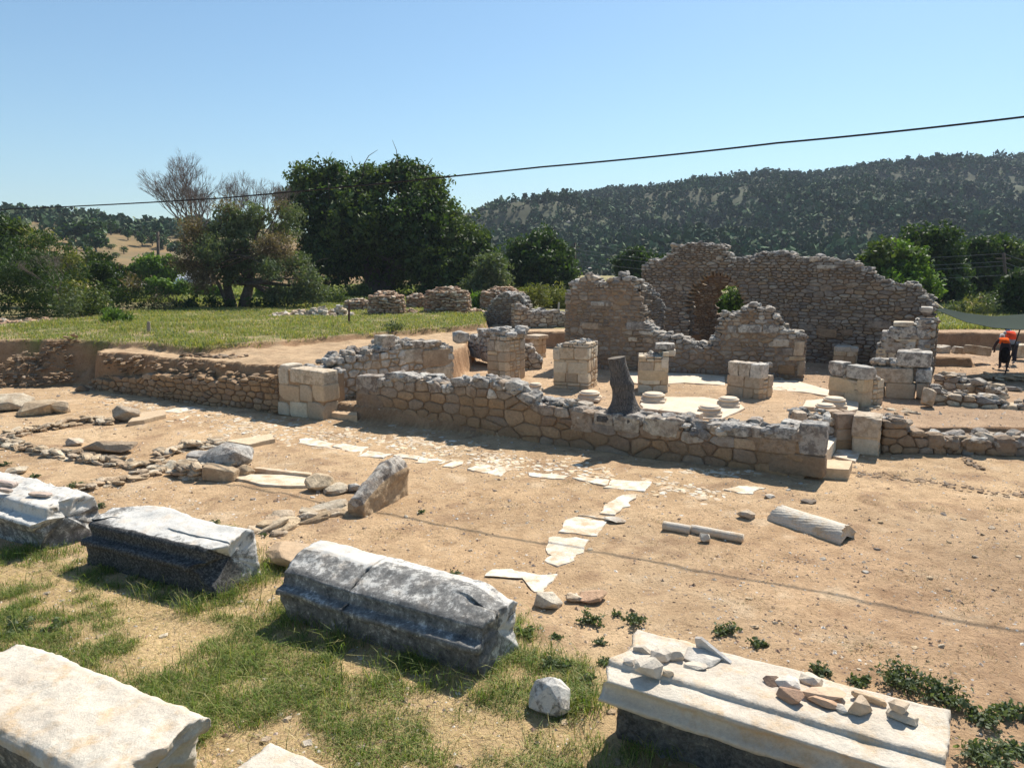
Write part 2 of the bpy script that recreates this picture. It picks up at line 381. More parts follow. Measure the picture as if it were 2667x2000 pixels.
def lattice(s0, s1, z0, z1, hr, rr):
    pts = []; z = z0 - rg.uniform(0, .08)
    while z < z1 + .3:
        h = rg.uniform(*hr); s = s0 - rg.uniform(0, .2)
        while s < s1 + .1:
            w = h * rg.uniform(*rr); pts.append((s + w / 2 + rg.uniform(-.15, .15) * w, z + h / 2 + rg.uniform(-.15, .15) * h)); s += w
        z += h
    pts = np.array(pts); n = len(pts); pts = pts[rg.random(n) > .04]; e = int(n * .10)      # odd gaps and small wedging stones
    ex = np.stack([rg.uniform(s0, s1, e), rg.uniform(z0, z1, e)], 1); return np.r_[pts, ex]
def vstone(mb, poly, dfront, dback, sgn, g, col, post, rnd=2, bulge=.014, nz=.006):
    c = poly.mean(0); q = poly
    for _ in range(rnd): q = np.stack([q * .81 + np.roll(q, -1, 0) * .19, q * .19 + np.roll(q, -1, 0) * .81], 1).reshape(-1, 2)
    if rnd > 1:
        keep = np.ones(len(q), bool); keep[1::4] = False; q = q[keep]
    r = np.linalg.norm(q - c, axis=1); rm = r.min() + 1e-6; f0 = max(.5, 1 - g / rm); e = min(.35, .02 / rm); n = len(q)
    fr = rg.uniform(-.014, .014); rings = []
    for f, d in ((f0, dback), (f0, dfront + sgn * .028), (f0 - e * .35, dfront + sgn * (.006 + fr)), (f0 - e, dfront + sgn * (fr - .004)), (f0 * .5, dfront + sgn * (fr - bulge))):
        p = c + (q - c) * f; rings.append(np.c_[p[:, 0], np.full(n, d), p[:, 1]] + rg.uniform(-nz, nz, (n, 3)))
    V = np.concatenate(rings + [np.array([[c[0], dfront + sgn * (fr - bulge * 1.1), c[1]]])]); V[:, 1] += (V[:, 2] - c[1]) * rg.uniform(-.08, .08) * (np.abs(V[:, 1] - dfront) < .04)
    i = np.arange(n); j = (i + 1) % n; F4 = np.concatenate([np.stack([k * n + i, k * n + j, (k + 1) * n + j, (k + 1) * n + i], 1) for k in range(4)])
    V = np.r_[V, [[c[0], dback, c[1]]]]
    mb.add(post(V), [F4, np.stack([4 * n + i, 4 * n + j, np.full(n, 5 * n)], 1), np.stack([j, i, np.full(n, 5 * n + 1)], 1)], col)
def masonry(mb, pl, prof, thick, style, hole=None, weather=.35, s0=0, s1=None, zb=None, over=None, mortar=(.20, .13, .08), inset=.05, back=True, topfill=True, cap_w=.9, ragged=None, rnd=None):
    st = dict(STY[style]); st.update(over or {}); s1 = pl.L if s1 is None else s1; z0 = pl.z0 if zb is None else zb
    ps = np.array([p[0] for p in prof]); pz = np.array([p[1] for p in prof]); seed = int(rg.integers(1000)); wob = st['wob']; rgd = .07 if ragged is None else ragged
    H = lambda s: float(np.interp(s, ps, pz)) + rgd * float(fbm(np.array([s * 2.3, seed, 0.]), seed, 3))
    rnd = rnd or (2 if pl.A[1] < 23 else 1)
    def post(V):
        q = np.stack([V[:, 0] * 1.1, V[:, 1] * .3, V[:, 2] * 1.3], 1); V = V.copy(); V[:, 1] += wob * fbm(q * 1.3 + 9, seed + 5, 2); V[:, 2] += wob * vn(q * 1.2, seed); return pl.W(V)
    ds = .16; s = s0 + .05
    while s < s1 - .05:
        e = min(s + ds, s1 - .05); zt = min(H(s), H(e), H((s + e) / 2)) - .09 + rg.uniform(-.03, .02); iv = [(z0 - .15, zt)]
        if hole is not None:
            iv = []; z = z0 - .15; cur = None
            while z < zt:
                solid = not (hole((s + e) / 2, z) or hole(s, z) or hole(e, z))
                if solid and cur is None: cur = z
                if not solid and cur is not None: iv.append((cur, z)); cur = None
                z += .06
            if cur is not None: iv.append((cur, zt))
        for a, b in iv:
            if b - a < .05: continue
            V = CG1 * np.array([(e - s) / 2, thick / 2 - inset, (b - a) / 2]) + np.array([(s + e) / 2, thick / 2, (a + b) / 2]); mb.add(post(V), CF1, (*mortar, 0))
        s = e
    zmax = pz.max() + .1; asp = st.get('asp', 1.5)
    for row in ((0, 1) if back else (0,)):
        pts = lattice(s0, s1, z0 - .1, zmax, st['h'], st['r'])
        sc = pts * np.array([1, asp]); HH = np.array([H(p[0]) for p in pts]); R = 4 * st['h'][1] * st['r'][1]
        for i, p in enumerate(pts):
            if p[0] < s0 - .05 or p[0] > s1 + .05 or p[1] > HH[i] + .02 or (hole is not None and hole(p[0], p[1])): continue
            d2 = ((sc - sc[i]) ** 2).sum(1); nb = np.argsort(d2)[1:15]; r = .5
            poly = np.array([[-r, -r], [r, -r], [r, r], [-r, r]]) + sc[i]
            for k in nb:
                poly = clip(poly, (sc[k] + sc[i]) / 2, sc[k] - sc[i])
                if poly is None: break
            if poly is None: continue
            for m, n in (((s0, 0), (-1, 0)), ((s1, 0), (1, 0))):
                if poly is not None: poly = clip(poly, np.array(m, float), np.array(n, float))
            if poly is None or len(poly) < 3: continue
            poly = poly / np.array([1, asp]); top = HH[i]; near = max(0, 1 - (top - p[1]) / .4)
            if np.ptp(poly[:, 0]) < .05 or np.ptp(poly[:, 1]) < .03: continue
            wt = weather * rg.uniform(.2, 1.3) + cap_w * near * rg.uniform(.5, 1.1); pal = st['pal'] if rg.random() > near * .7 or cap_w < .15 else 'grey'
            end = p[0] < s0 + .35 or p[0] > s1 - .35 or near > .3; dd = thick * .5 if end else .2
            if row == 0: vstone(mb, poly, 0., dd, 1, st['g'] * rg.uniform(.3, 2.8), pick(pal, wt), post, rnd)
            else: vstone(mb, poly, thick, thick - dd, -1, st['g'], pick(pal, wt), post, 1)
    if topfill:
        n = int((s1 - s0) * thick * st['dens'])
        for _ in range(n):
            s = rg.uniform(s0 + .05, s1 - .05); d = rg.uniform(.04, thick - .04); t = H(s)
            if hole is not None and hole(s, t - .1): continue
            sz = rg.uniform(.04, .12) * (1.7 if rg.random() < .22 else 1) * (1.15 if style == 'rubble' else 1)
            stone(mb, (s, d, t - .05 + rg.uniform(-.05, .07)), (sz, sz * rg.uniform(.5, .9), sz * rg.uniform(.22, .55)), rotm(rg.uniform(-.4, .4), rg.uniform(-.4, .4), rg.uniform(0, 3.1)), pick('grey', cap_w * rg.uniform(.1, 1.1)), .25, 1, post)
def block(mb, pl, x0, y0, x1, y1, depth=.45, d=-.012, col=None, w=.2, pal='tan', rough=.05, g=.004):
    """cut block whose front face covers the given photo rectangle in plane pl"""
    ym = (y0 + y1) / 2; xm = (x0 + x1) / 2
    a = pl.sz(x0, ym)[0]; b = pl.sz(x1, ym)[0]; t = pl.sz(xm, y0)[1]; u = pl.sz(xm, y1)[1]
    stone(mb, ((a + b) / 2, d + depth / 2 + rg.uniform(-.006, .006), (t + u) / 2), (abs(b - a) / 2 - g, depth / 2, abs(t - u) / 2 - g), None, col or pick(pal, w), rough, 2, pl.W)

def wall_obj(name, label, cat, mb, pl, mat=M_rub, group=None, smooth=False):
    m = pl.W([[pl.L / 2, 0.2, pl.z0]])[0]
    return tag(mb.build(name, mat, origin=m, smooth=smooth), label, cat, group)

# ==== front wall (long, rubble)
FW = Plane((930, 1090), (2150, 1253)); FWT = .78
fpts = [(927, 985), (1000, 988), (1120, 989), (1145, 1003), (1200, 996), (1285, 994), (1320, 1012), (1385, 1040), (1430, 1050), (1482, 1064), (1500, 1084), (1530, 1076),
        (1603, 1086), (1664, 1088), (1774, 1097), (1790, 1120), (1831, 1120), (1872, 1112), (1949, 1115), (2083, 1118), (2150, 1104)]
def front_wall():
    mb = MB(); pr = FW.prof(fpts)
    s_end = FW.sz(2150, 1180)[0]
    masonry(mb, FW, pr, FWT, 'rubble', over=dict(h=(.12, .31), r=(1.2, 2.7), g=.004, pal='brown', dens=60), weather=.02, s0=0, s1=s_end - .35, mortar=(.24, .155, .095), inset=.036, cap_w=1.0)
    for (x0, y0, x1, y1, w, pal) in [(926, 978, 985, 1022, .7, 'brown'), (928, 1024, 1000, 1075, .1, 'brown'),
            (2079, 1103, 2153, 1187, .75, 'grey'), (1999, 1181, 2149, 1239, .05, 'brown'), (1974, 1142, 2076, 1181, .25, 'brown'), (1992, 1112, 2077, 1142, .9, 'grey'), (1874, 1106, 1954, 1136, .9, 'grey'),
            (1957, 1113, 1989, 1141, .7, 'grey'), (1910, 1142, 1970, 1170, .1, 'tan'), (1673, 1090, 1768, 1138, .45, 'tan'), (1597, 1084, 1666, 1126, .5, 'tan'), (1546, 1076, 1596, 1107, .5, 'grey'), (1486, 1070, 1545, 1125, .4, 'brown')]:
        block(mb, FW, x0, y0, x1, y1, .45, -.03, w=w, pal=pal, rough=.09 if y1 < 1130 or x0 < 1990 else .04)
    wall_obj('front_wall', 'long low rubble masonry wall with jagged grey top running across the middle of the courtyard', 'stone wall', mb, FW)
front_wall()

# ==== bank lining wall (retaining) left, earth bank behind
BW = Plane((240, 1016), (726, 1078))
def bank_wall():
    mb = MB(); pr = BW.prof([(240, 985), (300, 985), (400, 985), (520, 985), (600, 992), (726, 985)])
    masonry(mb, BW, pr, .4, 'mixed', over=dict(pal='brown', asp=2, h=(.06, .2), r=(1.2, 3.2)), weather=.0, cap_w=.0, mortar=(.19, .12, .07), topfill=False)
    # stones poking from the earth above the lining
    for _ in range(120):
        s = rg.uniform(.2, BW.L); z = rg.uniform(.6, 1.22); sz = rg.uniform(.02, .08)
        stone(mb, (s, .3 + rg.uniform(-.1, .12), z), (sz, .12, sz * .5), rotm(.2 * rg.normal(), .3 * rg.normal(), .3 * rg.normal()), pick('brown', .05), .25, 1, BW.W)
    wall_obj('retaining_wall', 'brown rubble lining of the earth bank, left of the cut stone door pier', 'retaining wall', mb, BW)
bank_wall()
# ==== left door pier
LP = Plane((722, 1077), (843, 1096))
def left_pier():
    mb = MB()
    for x0, y0, x1, y1, w in [(723, 950, 748, 1002, .35), (752, 963, 841, 1002, .5), (725, 1002, 779, 1046, .05), (780, 1002, 812, 1047, .05), (812, 1002, 843, 1047, .05), (722, 1047, 752, 1082, .05), (753, 1047, 800, 1088, .0), (800, 1047, 843, 1094, .0)]:
        block(mb, LP, x0, y0, x1, y1, .62, -.01, w=w, pal='tan', rough=.035)
    L = LP.L; zt = LP.sz(800, 965)[1]
    core = CG1 * np.array([L / 2 - .03, .40, zt / 2 - .04]) + np.array([L / 2, .45, zt / 2 - .02]); mb.add(LP.W(core), CF1, (.34, .23, .14, 0))
    for _ in range(26):
        stone(mb, (rg.uniform(.25, L), rg.uniform(.55, .85), zt - rg.uniform(0, .08)), (rg.uniform(.06, .13), .1, .05), rotm(.1, .1, rg.uniform(0, 3)), pick('grey', .6), .2, 1, LP.W)
    wall_obj('door_pier', 'cut stone door pier with L shaped top block ending the earth bank', 'pier', mb, LP, M_ash)
left_pier()
# ==== side wall (sunlit, runs back from the door pier)
SW = Plane((-4.95, 20.75), (-1.86, 23.6), 0.35, True)
def side_wall():
    mb = MB()
    pr = SW.prof([(870, 948), (900, 930), (935, 925), (998, 915), (1003, 900), (1040, 898), (1060, 893), (1100, 900), (1150, 900), (1200, 903)])
    masonry(mb, SW, pr, .85, 'rubble', over=dict(h=(.14, .27), r=(1, 1.9), pal='pale'), weather=.3, mortar=(.40, .29, .18), inset=.028, cap_w=1.1)
    for x0, y0, x1, y1, w in [(1100, 908, 1178, 955, .1), (1040, 908, 1100, 945, .35), (1105, 955, 1180, 1000, .0), (1105, 888, 1152, 905, .9), (1072, 888, 1103, 907, .8), (995, 873, 1030, 905, .7)]:
        block(mb, SW, x0, y0, x1, y1, .5, -.02, w=w, pal='tan', rough=.05)
    for k in range(46):   # big loose stones crowning the left half
        s = rg.uniform(-.2, 3.2); z = np.interp(s, [p[0] for p in pr], [p[1] for p in pr]); sz = rg.uniform(.1, .19)
        stone(mb, (s, rg.uniform(.1, .8), z + rg.uniform(0, .08)), (sz, sz * .8, sz * .62), rotm(.3 * rg.normal(), .3 * rg.normal(), rg.uniform(0, 3)), pick('grey' if rg.random() < .8 else 'pale', .5), .2, 1, SW.W)
    wall_obj('side_wall', 'sunlit side wall crowned with large grey boulders behind the door pier', 'stone wall', mb, SW)
side_wall()
# a rough fill of stones in the doorway behind the threshold
def fill():
    mb = MB()
    for _ in range(150):
        t = rg.random(); x = -5.05 + t * .95 + rg.uniform(-.1, .1); y = 20.75 + rg.uniform(0, .75); z = .1 + (y - 20.7) * 1.1 * rg.uniform(.3, 1)
        s = rg.uniform(.06, .15); stone(mb, (x, y, z), (s, s * .6, s * .5), rotm(rg.normal() * .5, rg.normal() * .5, rg.uniform(0, 3)), pick('tan', .1), .25, 1)
    tag(mb.build('rubble_heap', M_rub, origin=(-4.6, 21, 0)), 'tumbled rubble filling the doorway behind the low threshold', 'rubble heap')
fill()

# ==== generic square pier with courses
def pier(name, label, pts, z0, ptop, depth, style='big', pal='tan', wtop=.3, rubble_top=True, right_style='mixed', group=None, over=None, mat=M_rub):
    (xa, ya), (xb, yb) = pts; pl = Plane((xa, ya), (xb, yb), z0); mb = MB(); pr = pl.prof(ptop); ps = [p[0] for p in pr]; pz = [p[1] for p in pr]
    H = lambda s: float(np.interp(s, ps, pz)); L = pl.L; zt = min(pz)
    V = CG1 * np.array([L / 2 - .03, depth / 2 - .03, (zt - z0) / 2]) + np.array([L / 2, depth / 2, (zt + z0) / 2 - .07]); mb.add(pl.W(V), CF1, (.40, .28, .17, 0))
    z = z0 - .06
    while z < max(pz) - .05:
        h = rg.uniform(.24, .38)
        if z + h > zt - .02: h = max(.14, min(h, zt - z + .05))
        # front face, back face
        for row in (0, 1):
            s = 0.
            while s < L - .02:
                w = min(h * rg.uniform(.9, 2.0), L - s); 
                if L - s - w < .14: w = L - s
                if z + h * .5 < H(s + w / 2):
                    dd = .28; parts = [(z + h / 2, h)] if rg.random() > .25 else [(z + h * .3, h * .6), (z + h * .8, h * .38)]
                    for zz, hh in parts: stone(mb, (s + w / 2, dd / 2 if row == 0 else depth - dd / 2, zz), (w / 2 - .008, dd / 2, hh / 2 - .007), None, pick(pal, wtop * (1 if z + h > zt - .15 else .12)), .05, 2, pl.W)
                s += w
        # right and left sides: smaller stones
        for side in (0, 1):
            d = .27
            while d < depth - .28:
                w = min(rg.uniform(.14, .34), depth - .27 - d); 
                if w < .08: break
                zz = z; n = rg.integers(1, 4) if right_style == 'mixed' else 1
                for q in range(n):
                    hh = h / n
                    if zz + hh / 2 < H(L if side else 0): stone(mb, (L - .13 if side else .13, d + w / 2, zz + hh / 2), (.13, w / 2 - .008, hh / 2 - .007), None, pick(pal, .1), .12, 0, pl.W)
                    zz += hh
                d += w
        z += h
    if rubble_top:
        for _ in range(int(L * depth * 55)):
            s, d = rg.uniform(.08, L - .08), rg.uniform(.08, depth - .08); sz = rg.uniform(.04, .13)
            stone(mb, (s, d, H(s) - .02 + rg.uniform(-.05, .05)), (sz, sz * .75, sz * .45), rotm(.25 * rg.normal(), .25 * rg.normal(), rg.uniform(0, 3)), pick('grey', .5 * rg.random() + wtop * .4), .25, 1, pl.W)
    return pl, mb
def fin(name, label, pl, mb, mat=M_ash, cat='pier', group=None): return wall_obj(name, label, cat, mb, pl, mat, group)
gp = 'masonry piers along the nave'
pl, mb = pier('', '', ((1440, 1010), (1533, 1016)), .4, [(1440, 905), (1470, 897), (1533, 893)], 1.05, wtop=.35)
block(mb, pl, 1497, 905, 1552 - 22, 933, .5, -.012, w=.05, pal='pale'); block(mb, pl, 1492, 900, 1534, 905, .5, -.03, w=.1, pal='pale'); block(mb, pl, 1440, 908, 1458, 938, .4, -.03, w=.3, pal='tan')
block(mb, pl, 1478, 944, 1531, 975, .4, -.015, w=.0, pal='tan'); block(mb, pl, 1441, 941, 1476, 972, .4, -.015, w=.0, pal='tan')
fin('masonry_pier', 'wide pier of tan blocks with a rubble top, left of the tree stump', pl, mb, group=gp)
pl, mb = pier('', '', ((1661, 1022), (1740, 1024)), .4, [(1661, 932), (1725, 930), (1742, 915)], .95, wtop=.2)
block(mb, pl, 1708, 898, 1760, 914, .62, .25, w=1.0, pal='grey', rough=.09); block(mb, pl, 1735, 914, 1762, 931, .4, .3, w=.1, pal='pale'); block(mb, pl, 1662, 964, 1737, 992, .3, -.015, w=0); block(mb, pl, 1722, 934, 1757 - 16, 960, .35, -.015, w=.0, pal='pale')
fin('masonry_pier', 'pier of tan blocks carrying one dark grey lying slab, just right of the tree stump', pl, mb, group=gp)
pl, mb = pier('', '', ((1890, 1029), (1976, 1041)), .4, [(1890, 978), (1976, 983)], .85, rubble_top=False)
zt = pl.sz(1930, 978)[1]
for i, (s, w_) in enumerate([(.17, .36), (.52, .38), (.86, .38)]):
    stone(mb, (s * pl.L, .24, zt + .16), (pl.L * w_ * .43, .24, .21), None, pick('pale', .55), .09, 2, pl.W)
for _ in range(22): stone(mb, (rg.uniform(.1, pl.L - .1), rg.uniform(.45, .75), zt + rg.uniform(.1, .3)), (.1, .08, .07), rotm(0, .2, rg.uniform(0, 3)), pick('grey', .5), .2, 1, pl.W)
fin('masonry_pier', 'short pier topped by three upright whitish blocks between stump pier and right wall', pl, mb, group=gp)
pl, mb = pier('', '', ((2155, 1046), (2244, 1062)), .4, [(2155, 982), (2244, 988)], .95, wtop=.1)
for x0, y0, x1, y1, w, p in [(2156, 983, 2226, 1021, .0, 'tan'), (2231, 988, 2251, 1022, .0, 'tan'), (2197, 1023, 2247, 1063, 0, 'tan'), (2157, 942, 2196, 980, .85, 'grey'), (2203, 953, 2262, 988, .6, 'grey')]:
    block(mb, pl, x0, y0, x1, y1, .42, -.02, w=w, pal=p, rough=.06)
fin('masonry_pier', 'tan block pier with dark stained top stones beside the big block wall', pl, mb, group=gp)
# pier and jambs at the far end of the side wall
pl, mb = pier('', '', ((1268, 987), (1316, 993)), .4, [(1268, 880), (1316, 878)], 1.1, wtop=.5)
for _ in range(30): stone(mb, (rg.uniform(-.1, pl.L + .15), rg.uniform(.1, 1.0), pl.sz(1290, 878)[1] + rg.uniform(0, .25)), (.2, .16, .1), rotm(.1, .1, rg.uniform(0, 3)), pick('grey', .8), .15, 1, pl.W)
fin('masonry_pier', 'tall rubble sided pier topped with grey boulders beyond the sunlit side wall', pl, mb)
pl, mb = pier('', '', ((1380, 932), (1402, 934)), .4, [(1380, 885), (1402, 885)], .6, rubble_top=False)
block(mb, pl, 1368, 873, 1406, 884, .8, -.1, w=.2, pal='pale'); fin('door_jamb', 'square door jamb with an overhanging flat cap stone', pl, mb, cat='pier')
pl = Plane((1355, 962), (1415, 962), .4); mb = MB(); masonry(mb, pl, pl.prof([(1355, 905), (1385, 905), (1390, 925), (1415, 935)]), .9, 'mixed', over=dict(pal='tan'), weather=.1); wall_obj('low_wall', 'stepped low wall of tan rubble beside the flat capped door jamb', 'stone wall', mb, pl)
# far lit wall + ragged mass (left of the nave wall)
pl = Plane((1255, 858), (1370, 862), .9); mb = MB(); masonry(mb, pl, pl.prof([(1255, 838), (1270, 800), (1290, 775), (1320, 764), (1350, 768), (1368, 790), (1372, 805)]), 1.0, 'thin', weather=.3); wall_obj('wall_stub', 'ragged dark stub of thin stone masonry rising above the far low walls', 'stone wall', mb, pl, M_far)
pl = Plane((1345, 885), (1483, 880), .6); mb = MB(); masonry(mb, pl, pl.prof([(1345, 800), (1365, 800), (1372, 808), (1400, 812), (1470, 815), (1483, 815)]), .8, 'rubble', over=dict(pal='tan'), weather=.35); wall_obj('rear_wall', 'pale sunlit wall of squared stones between the ragged stub and the tall nave wall', 'stone wall', mb, pl)
pl = Plane((1195, 905), (1275, 925), .9); mb = MB(); masonry(mb, pl, pl.prof([(1195, 885), (1225, 880), (1245, 865), (1275, 862)]), .7, 'rubble', over=dict(pal='pale'), weather=.6); wall_obj('low_wall', 'short grey topped wall linking the side wall to the tall rubble pier', 'stone wall', mb, pl)

# ==== nave wall: tall ragged left part, low middle, right fragment
NW = Plane((1468, 958), (2096, 988), .4)
npts = [(1468, 800), (1478, 760), (1485, 742), (1539, 722), (1560, 733), (1615, 722), (1655, 735), (1669, 760), (1674, 800), (1677, 842), (1690, 860), (1700, 873), (1716, 880), (1760, 884), (1811, 897), (1849, 900), (1870, 870), (1885, 824), (1915, 818), (1954, 795), (2001, 798), (2010, 820), (2030, 832), (2040, 865), (2074, 874), (2096, 886)]
def nave():
    mb = MB(); pr = NW.prof(npts); ss = NW.sz(1690, 900)[0]
    zl = NW.sz(1550, 838)[1]
    masonry(mb, NW, pr, 1.15, 'mixed', weather=.18, mortar=(.30, .21, .14), inset=.03, over=dict(pal='old', asp=1.9, h=(.08, .24), r=(1.2, 3)), cap_w=.7, ragged=.15)
    for x0, y0, x1, y1, w, p in [(1538, 785, 1575, 797, .7, 'grey'), (1577, 787, 1596, 798, .6, 'grey'), (1894, 848, 1918, 868, .7, 'grey'), (1921, 845, 1985, 868, .9, 'grey'), (1986, 845, 2031, 869, .95, 'grey'), (2012, 882, 2056, 904, .6, 'pale'), (2036, 906, 2065, 926, .3, 'grey'),
            (2067, 888, 2095, 928, .2, 'pale'), (2054, 928, 2096, 940, .1, 'tan'), (2076, 940, 2095, 980, .05, 'tan'), (1966, 833, 2000, 843, .6, 'grey'), (1515, 840, 1560, 858, .3, 'tan'), (1630, 838, 1680, 860, .6, 'grey'), (1662, 862, 1702, 872, .5, 'pale'), (1636, 878, 1660, 890, .2, 'tan'), (1673, 880, 1697, 892, .3, 'tan'), (2025, 950, 2070, 975, 0, 'brown')]:
        block(mb, NW, x0, y0, x1, y1, .5, -.03, w=w, pal=p, rough=.07)
    wall_obj('nave_wall', 'tall ragged nave wall stepping down to a gap and up to a broken right fragment', 'stone wall', mb, NW, M_far)
nave()
# ragged return running back from the tall part
pl = Plane(tuple(NW.W([[NW.sz(1640, 850)[0] + .35, 1.1, 0]])[0][:2]), tuple(NW.W([[NW.sz(1640, 850)[0] + .9, 2.6, 0]])[0][:2]), .4, True)
mb = MB(); masonry(mb, pl, [(0, 3.5), (.5, 3.4), (1.0, 3.1), (1.5, 2.6)], .8, 'thin', weather=.4); wall_obj('wall_stub', 'jagged corbelled stub standing behind the tall part of the nave wall', 'stone wall', mb, pl, M_far)

# ==== great back wall with arch
BK = Plane((1664, 916), (2432, 967), .4)
bpts = [(1664, 700), (1685, 686), (1742, 664), (1754, 640), (1802, 636), (1843, 633), (1875, 640), (1888, 656), (1894, 673), (1963, 671), (1970, 662), (2000, 660), (2033, 656), (2065, 666), (2111, 675), (2187, 678), (2220, 678), (2235, 693), (2271, 716), (2332, 738), (2392, 744), (2404, 762), (2430, 782), (2434, 830)]
def great():
    mb = MB(); pr = BK.prof(bpts)
    sl, _ = BK.sz(1787, 800); sr, _ = BK.sz(1942, 800); zt = BK.sz(1862, 714)[1]; zs = BK.sz(1862, 815)[1]; cx = (sl + sr) / 2; hw = (sr - sl) / 2
    def hole(s, z): 
        if abs(s - cx) > hw: return False
        return z < zs + (zt - zs) * math.sqrt(max(0, 1 - ((s - cx) / hw) ** 2)) 
    masonry(mb, BK, pr, 1.0, 'mixed', hole=hole, weather=.28, mortar=(.15, .11, .08), over=dict(asp=2.2, h=(.055, .17), r=(1.5, 4.0), pal='old'), cap_w=.6, ragged=.09)
    for k in range(26):   # voussoirs
        t = math.pi * (k + .5) / 26; s = cx - hw * 1.03 * math.cos(t); z = zs + (zt - zs) * 1.03 * math.sin(t)
        stone(mb, (s, .3, z), (.13, .33, .05), rotm(0, t if t < 9 else 0, 0), pick('brown', .05), .15, 0, BK.W)
    for x0, y0, x1, y1, w, p in [(1865, 666, 1880, 678, .3, 'pale'), (2107, 669, 2131, 682, .5, 'pale'), (2127, 690, 2180, 701, .4, 'pale'), (2258, 835, 2323, 857, .3, 'brown'), (2326, 839, 2380, 851, .3, 'brown'), (2296, 862, 2336, 878, .5, 'old'), (2125, 856, 2180, 880, .1, 'brown'), (2190, 858, 2222, 875, .1, 'brown'), (2080, 845, 2119, 863, .2, 'old')]:
        block(mb, BK, x0, y0, x1, y1, .5, -.04, w=w, pal=p, rough=.08)
    wall_obj('back_wall', 'highest wall at the back, dark thin stones with a broken arch and sloping right shoulder', 'stone wall', mb, BK, M_far)
great()
# apse behind the arch, with a window
AP = Plane(tuple(BK.W([[BK.sz(1740, 800)[0], 2.7, 0]])[0][:2]), tuple(BK.W([[BK.sz(1990, 800)[0], 2.7, 0]])[0][:2]), .4, True)
def apse():
    mb = MB(); sl, _ = AP.sz(1858, 800); sr, _ = AP.sz(1936, 800); zt = AP.sz(1895, 742)[1]; zs = AP.sz(1895, 800)[1]; zb = AP.sz(1895, 823)[1]; cx = (sl + sr) / 2; hw = (sr - sl) / 2
    def hole(s, z): return abs(s - cx) < hw and zb < z < zs + (zt - zs) * math.sqrt(max(0, 1 - ((s - cx) / hw) ** 2))
    masonry(mb, AP, [(0, 4.1), (1.5, 4.5), (3, 4.5), (6, 4.2)], .7, 'thin', hole=hole, weather=.15, over=dict(pal='old'), topfill=False)
    wall_obj('apse_wall', 'apse wall behind the great arch, pierced by a window opening on green shrubs', 'stone wall', mb, AP, M_far)
apse()
# stone jamb in front of the arch (left foot)
pl = Plane((1722, 884), (1798, 889), .4); mb = MB()
masonry(mb, pl, pl.prof([(1722, 835), (1750, 815), (1795, 812)]), .8, 'big', over=dict(h=(.16, .26), pal='grey', r=(1.2, 3)), weather=.2); wall_obj('arch_jamb', 'squared stone jamb at the left foot of the great arch', 'pier', mb, pl, M_ash)
pl = Plane((1828, 886), (1880, 890), .4); mb = MB()
masonry(mb, pl, pl.prof([(1828, 835), (1880, 822)]), .8, 'big', over=dict(h=(.16, .26), pal='tan', r=(1.2, 3)), weather=.2); wall_obj('arch_jamb', 'squared stone jamb at the right foot of the great arch', 'pier', mb, pl, M_ash)

# ==== right corner: stacked dark blocks and big block wall
CP = Plane((2263, 1030), (2427, 1043), .4)
def corner():
    mb = MB()
    for x0, y0, x1, y1, w, p, dd in [(2262, 1008, 2303, 1040, 0, 'tan', .6), (2305, 998, 2384, 1040, 0, 'tan', .6), (2386, 998, 2418, 1040, .1, 'tan', .6), (2262, 997, 2303, 1006, 0, 'tan', .5), (2264, 957, 2380, 998, .45, 'tan', .7), (2384, 961, 2427, 998, .9, 'grey', .7), (2334, 917, 2427, 957, 1.0, 'grey', .8)]:
        block(mb, CP, x0, y0, x1, y1, dd, -.01, w=w, pal=p, rough=.05)
    for _ in range(45): stone(mb, (rg.uniform(.05, 1.15), rg.uniform(.1, .6), CP.sz(2300, 950)[1] + rg.uniform(-.08, .12)), (.13, .1, .07), rotm(.2 * rg.normal(), .3 * rg.normal(), rg.uniform(0, 3)), pick('grey', .7), .2, 1, CP.W)
    stone(mb, (1.0, .5, 1.6), (.3, .2, .16), rotm(0, -.35, .2), pick('grey', .5), .2, 1, CP.W)
    wall_obj('block_wall', 'wall of very large squared blocks with the darkest on top, at far right', 'stone wall', mb, CP, M_ash)
corner()
CQ = Plane((2258, 985), (2427, 996), .4)
def corner2():
    mb = MB()
    pr = CQ.prof([(2275, 905), (2300, 880), (2330, 853), (2427, 835)])
    for x0, y0, x1, y1, w, p in [(2334, 854, 2427, 882, 1.0, 'grey'), (2391, 830, 2427, 853, .75, 'grey'), (2296, 863, 2332, 879, .7, 'grey'), (2296, 880, 2330, 890, .4, 'grey'), (2332, 883, 2388, 890, .2, 'tan'), (2298, 891, 2354, 916, .5, 'grey'), (2357, 888, 2385, 916, .4, 'grey'), (2390, 884, 2425, 916, .7, 'grey'), (2312, 917, 2334, 945, .2, 'tan'), (2280, 905, 2310, 950, .1, 'tan'), (2398, 800, 2430, 815, .3, 'grey'), (2326, 839, 2380, 852, .3, 'tan')]:
        block(mb, CQ, x0, y0, x1, y1, .7, -.01, w=w, pal=p, rough=.06)
    masonry(mb, CQ, pr, .8, 'mixed', weather=.3, s0=.2, over=dict(pal='old'))
    wall_obj('corner_pier', 'stack of dark blocks with white lichen closing the right end of the high wall', 'pier', mb, CQ, M_ash)
corner2()
pl, mb = pier('', '', ((2167, 962), (2225, 966)), .4, [(2167, 905), (2225, 908)], .7, rubble_top=False, wtop=.1)
block(mb, pl, 2173, 902, 2216, 917, .5, -.03, w=.3, pal='pale'); block(mb, pl, 2216, 906, 2234, 917, .4, -.03, w=.3, pal='pale')
fin('low_pier', 'low stepped pier with pale slabs standing against the shaded back wall', pl, mb)

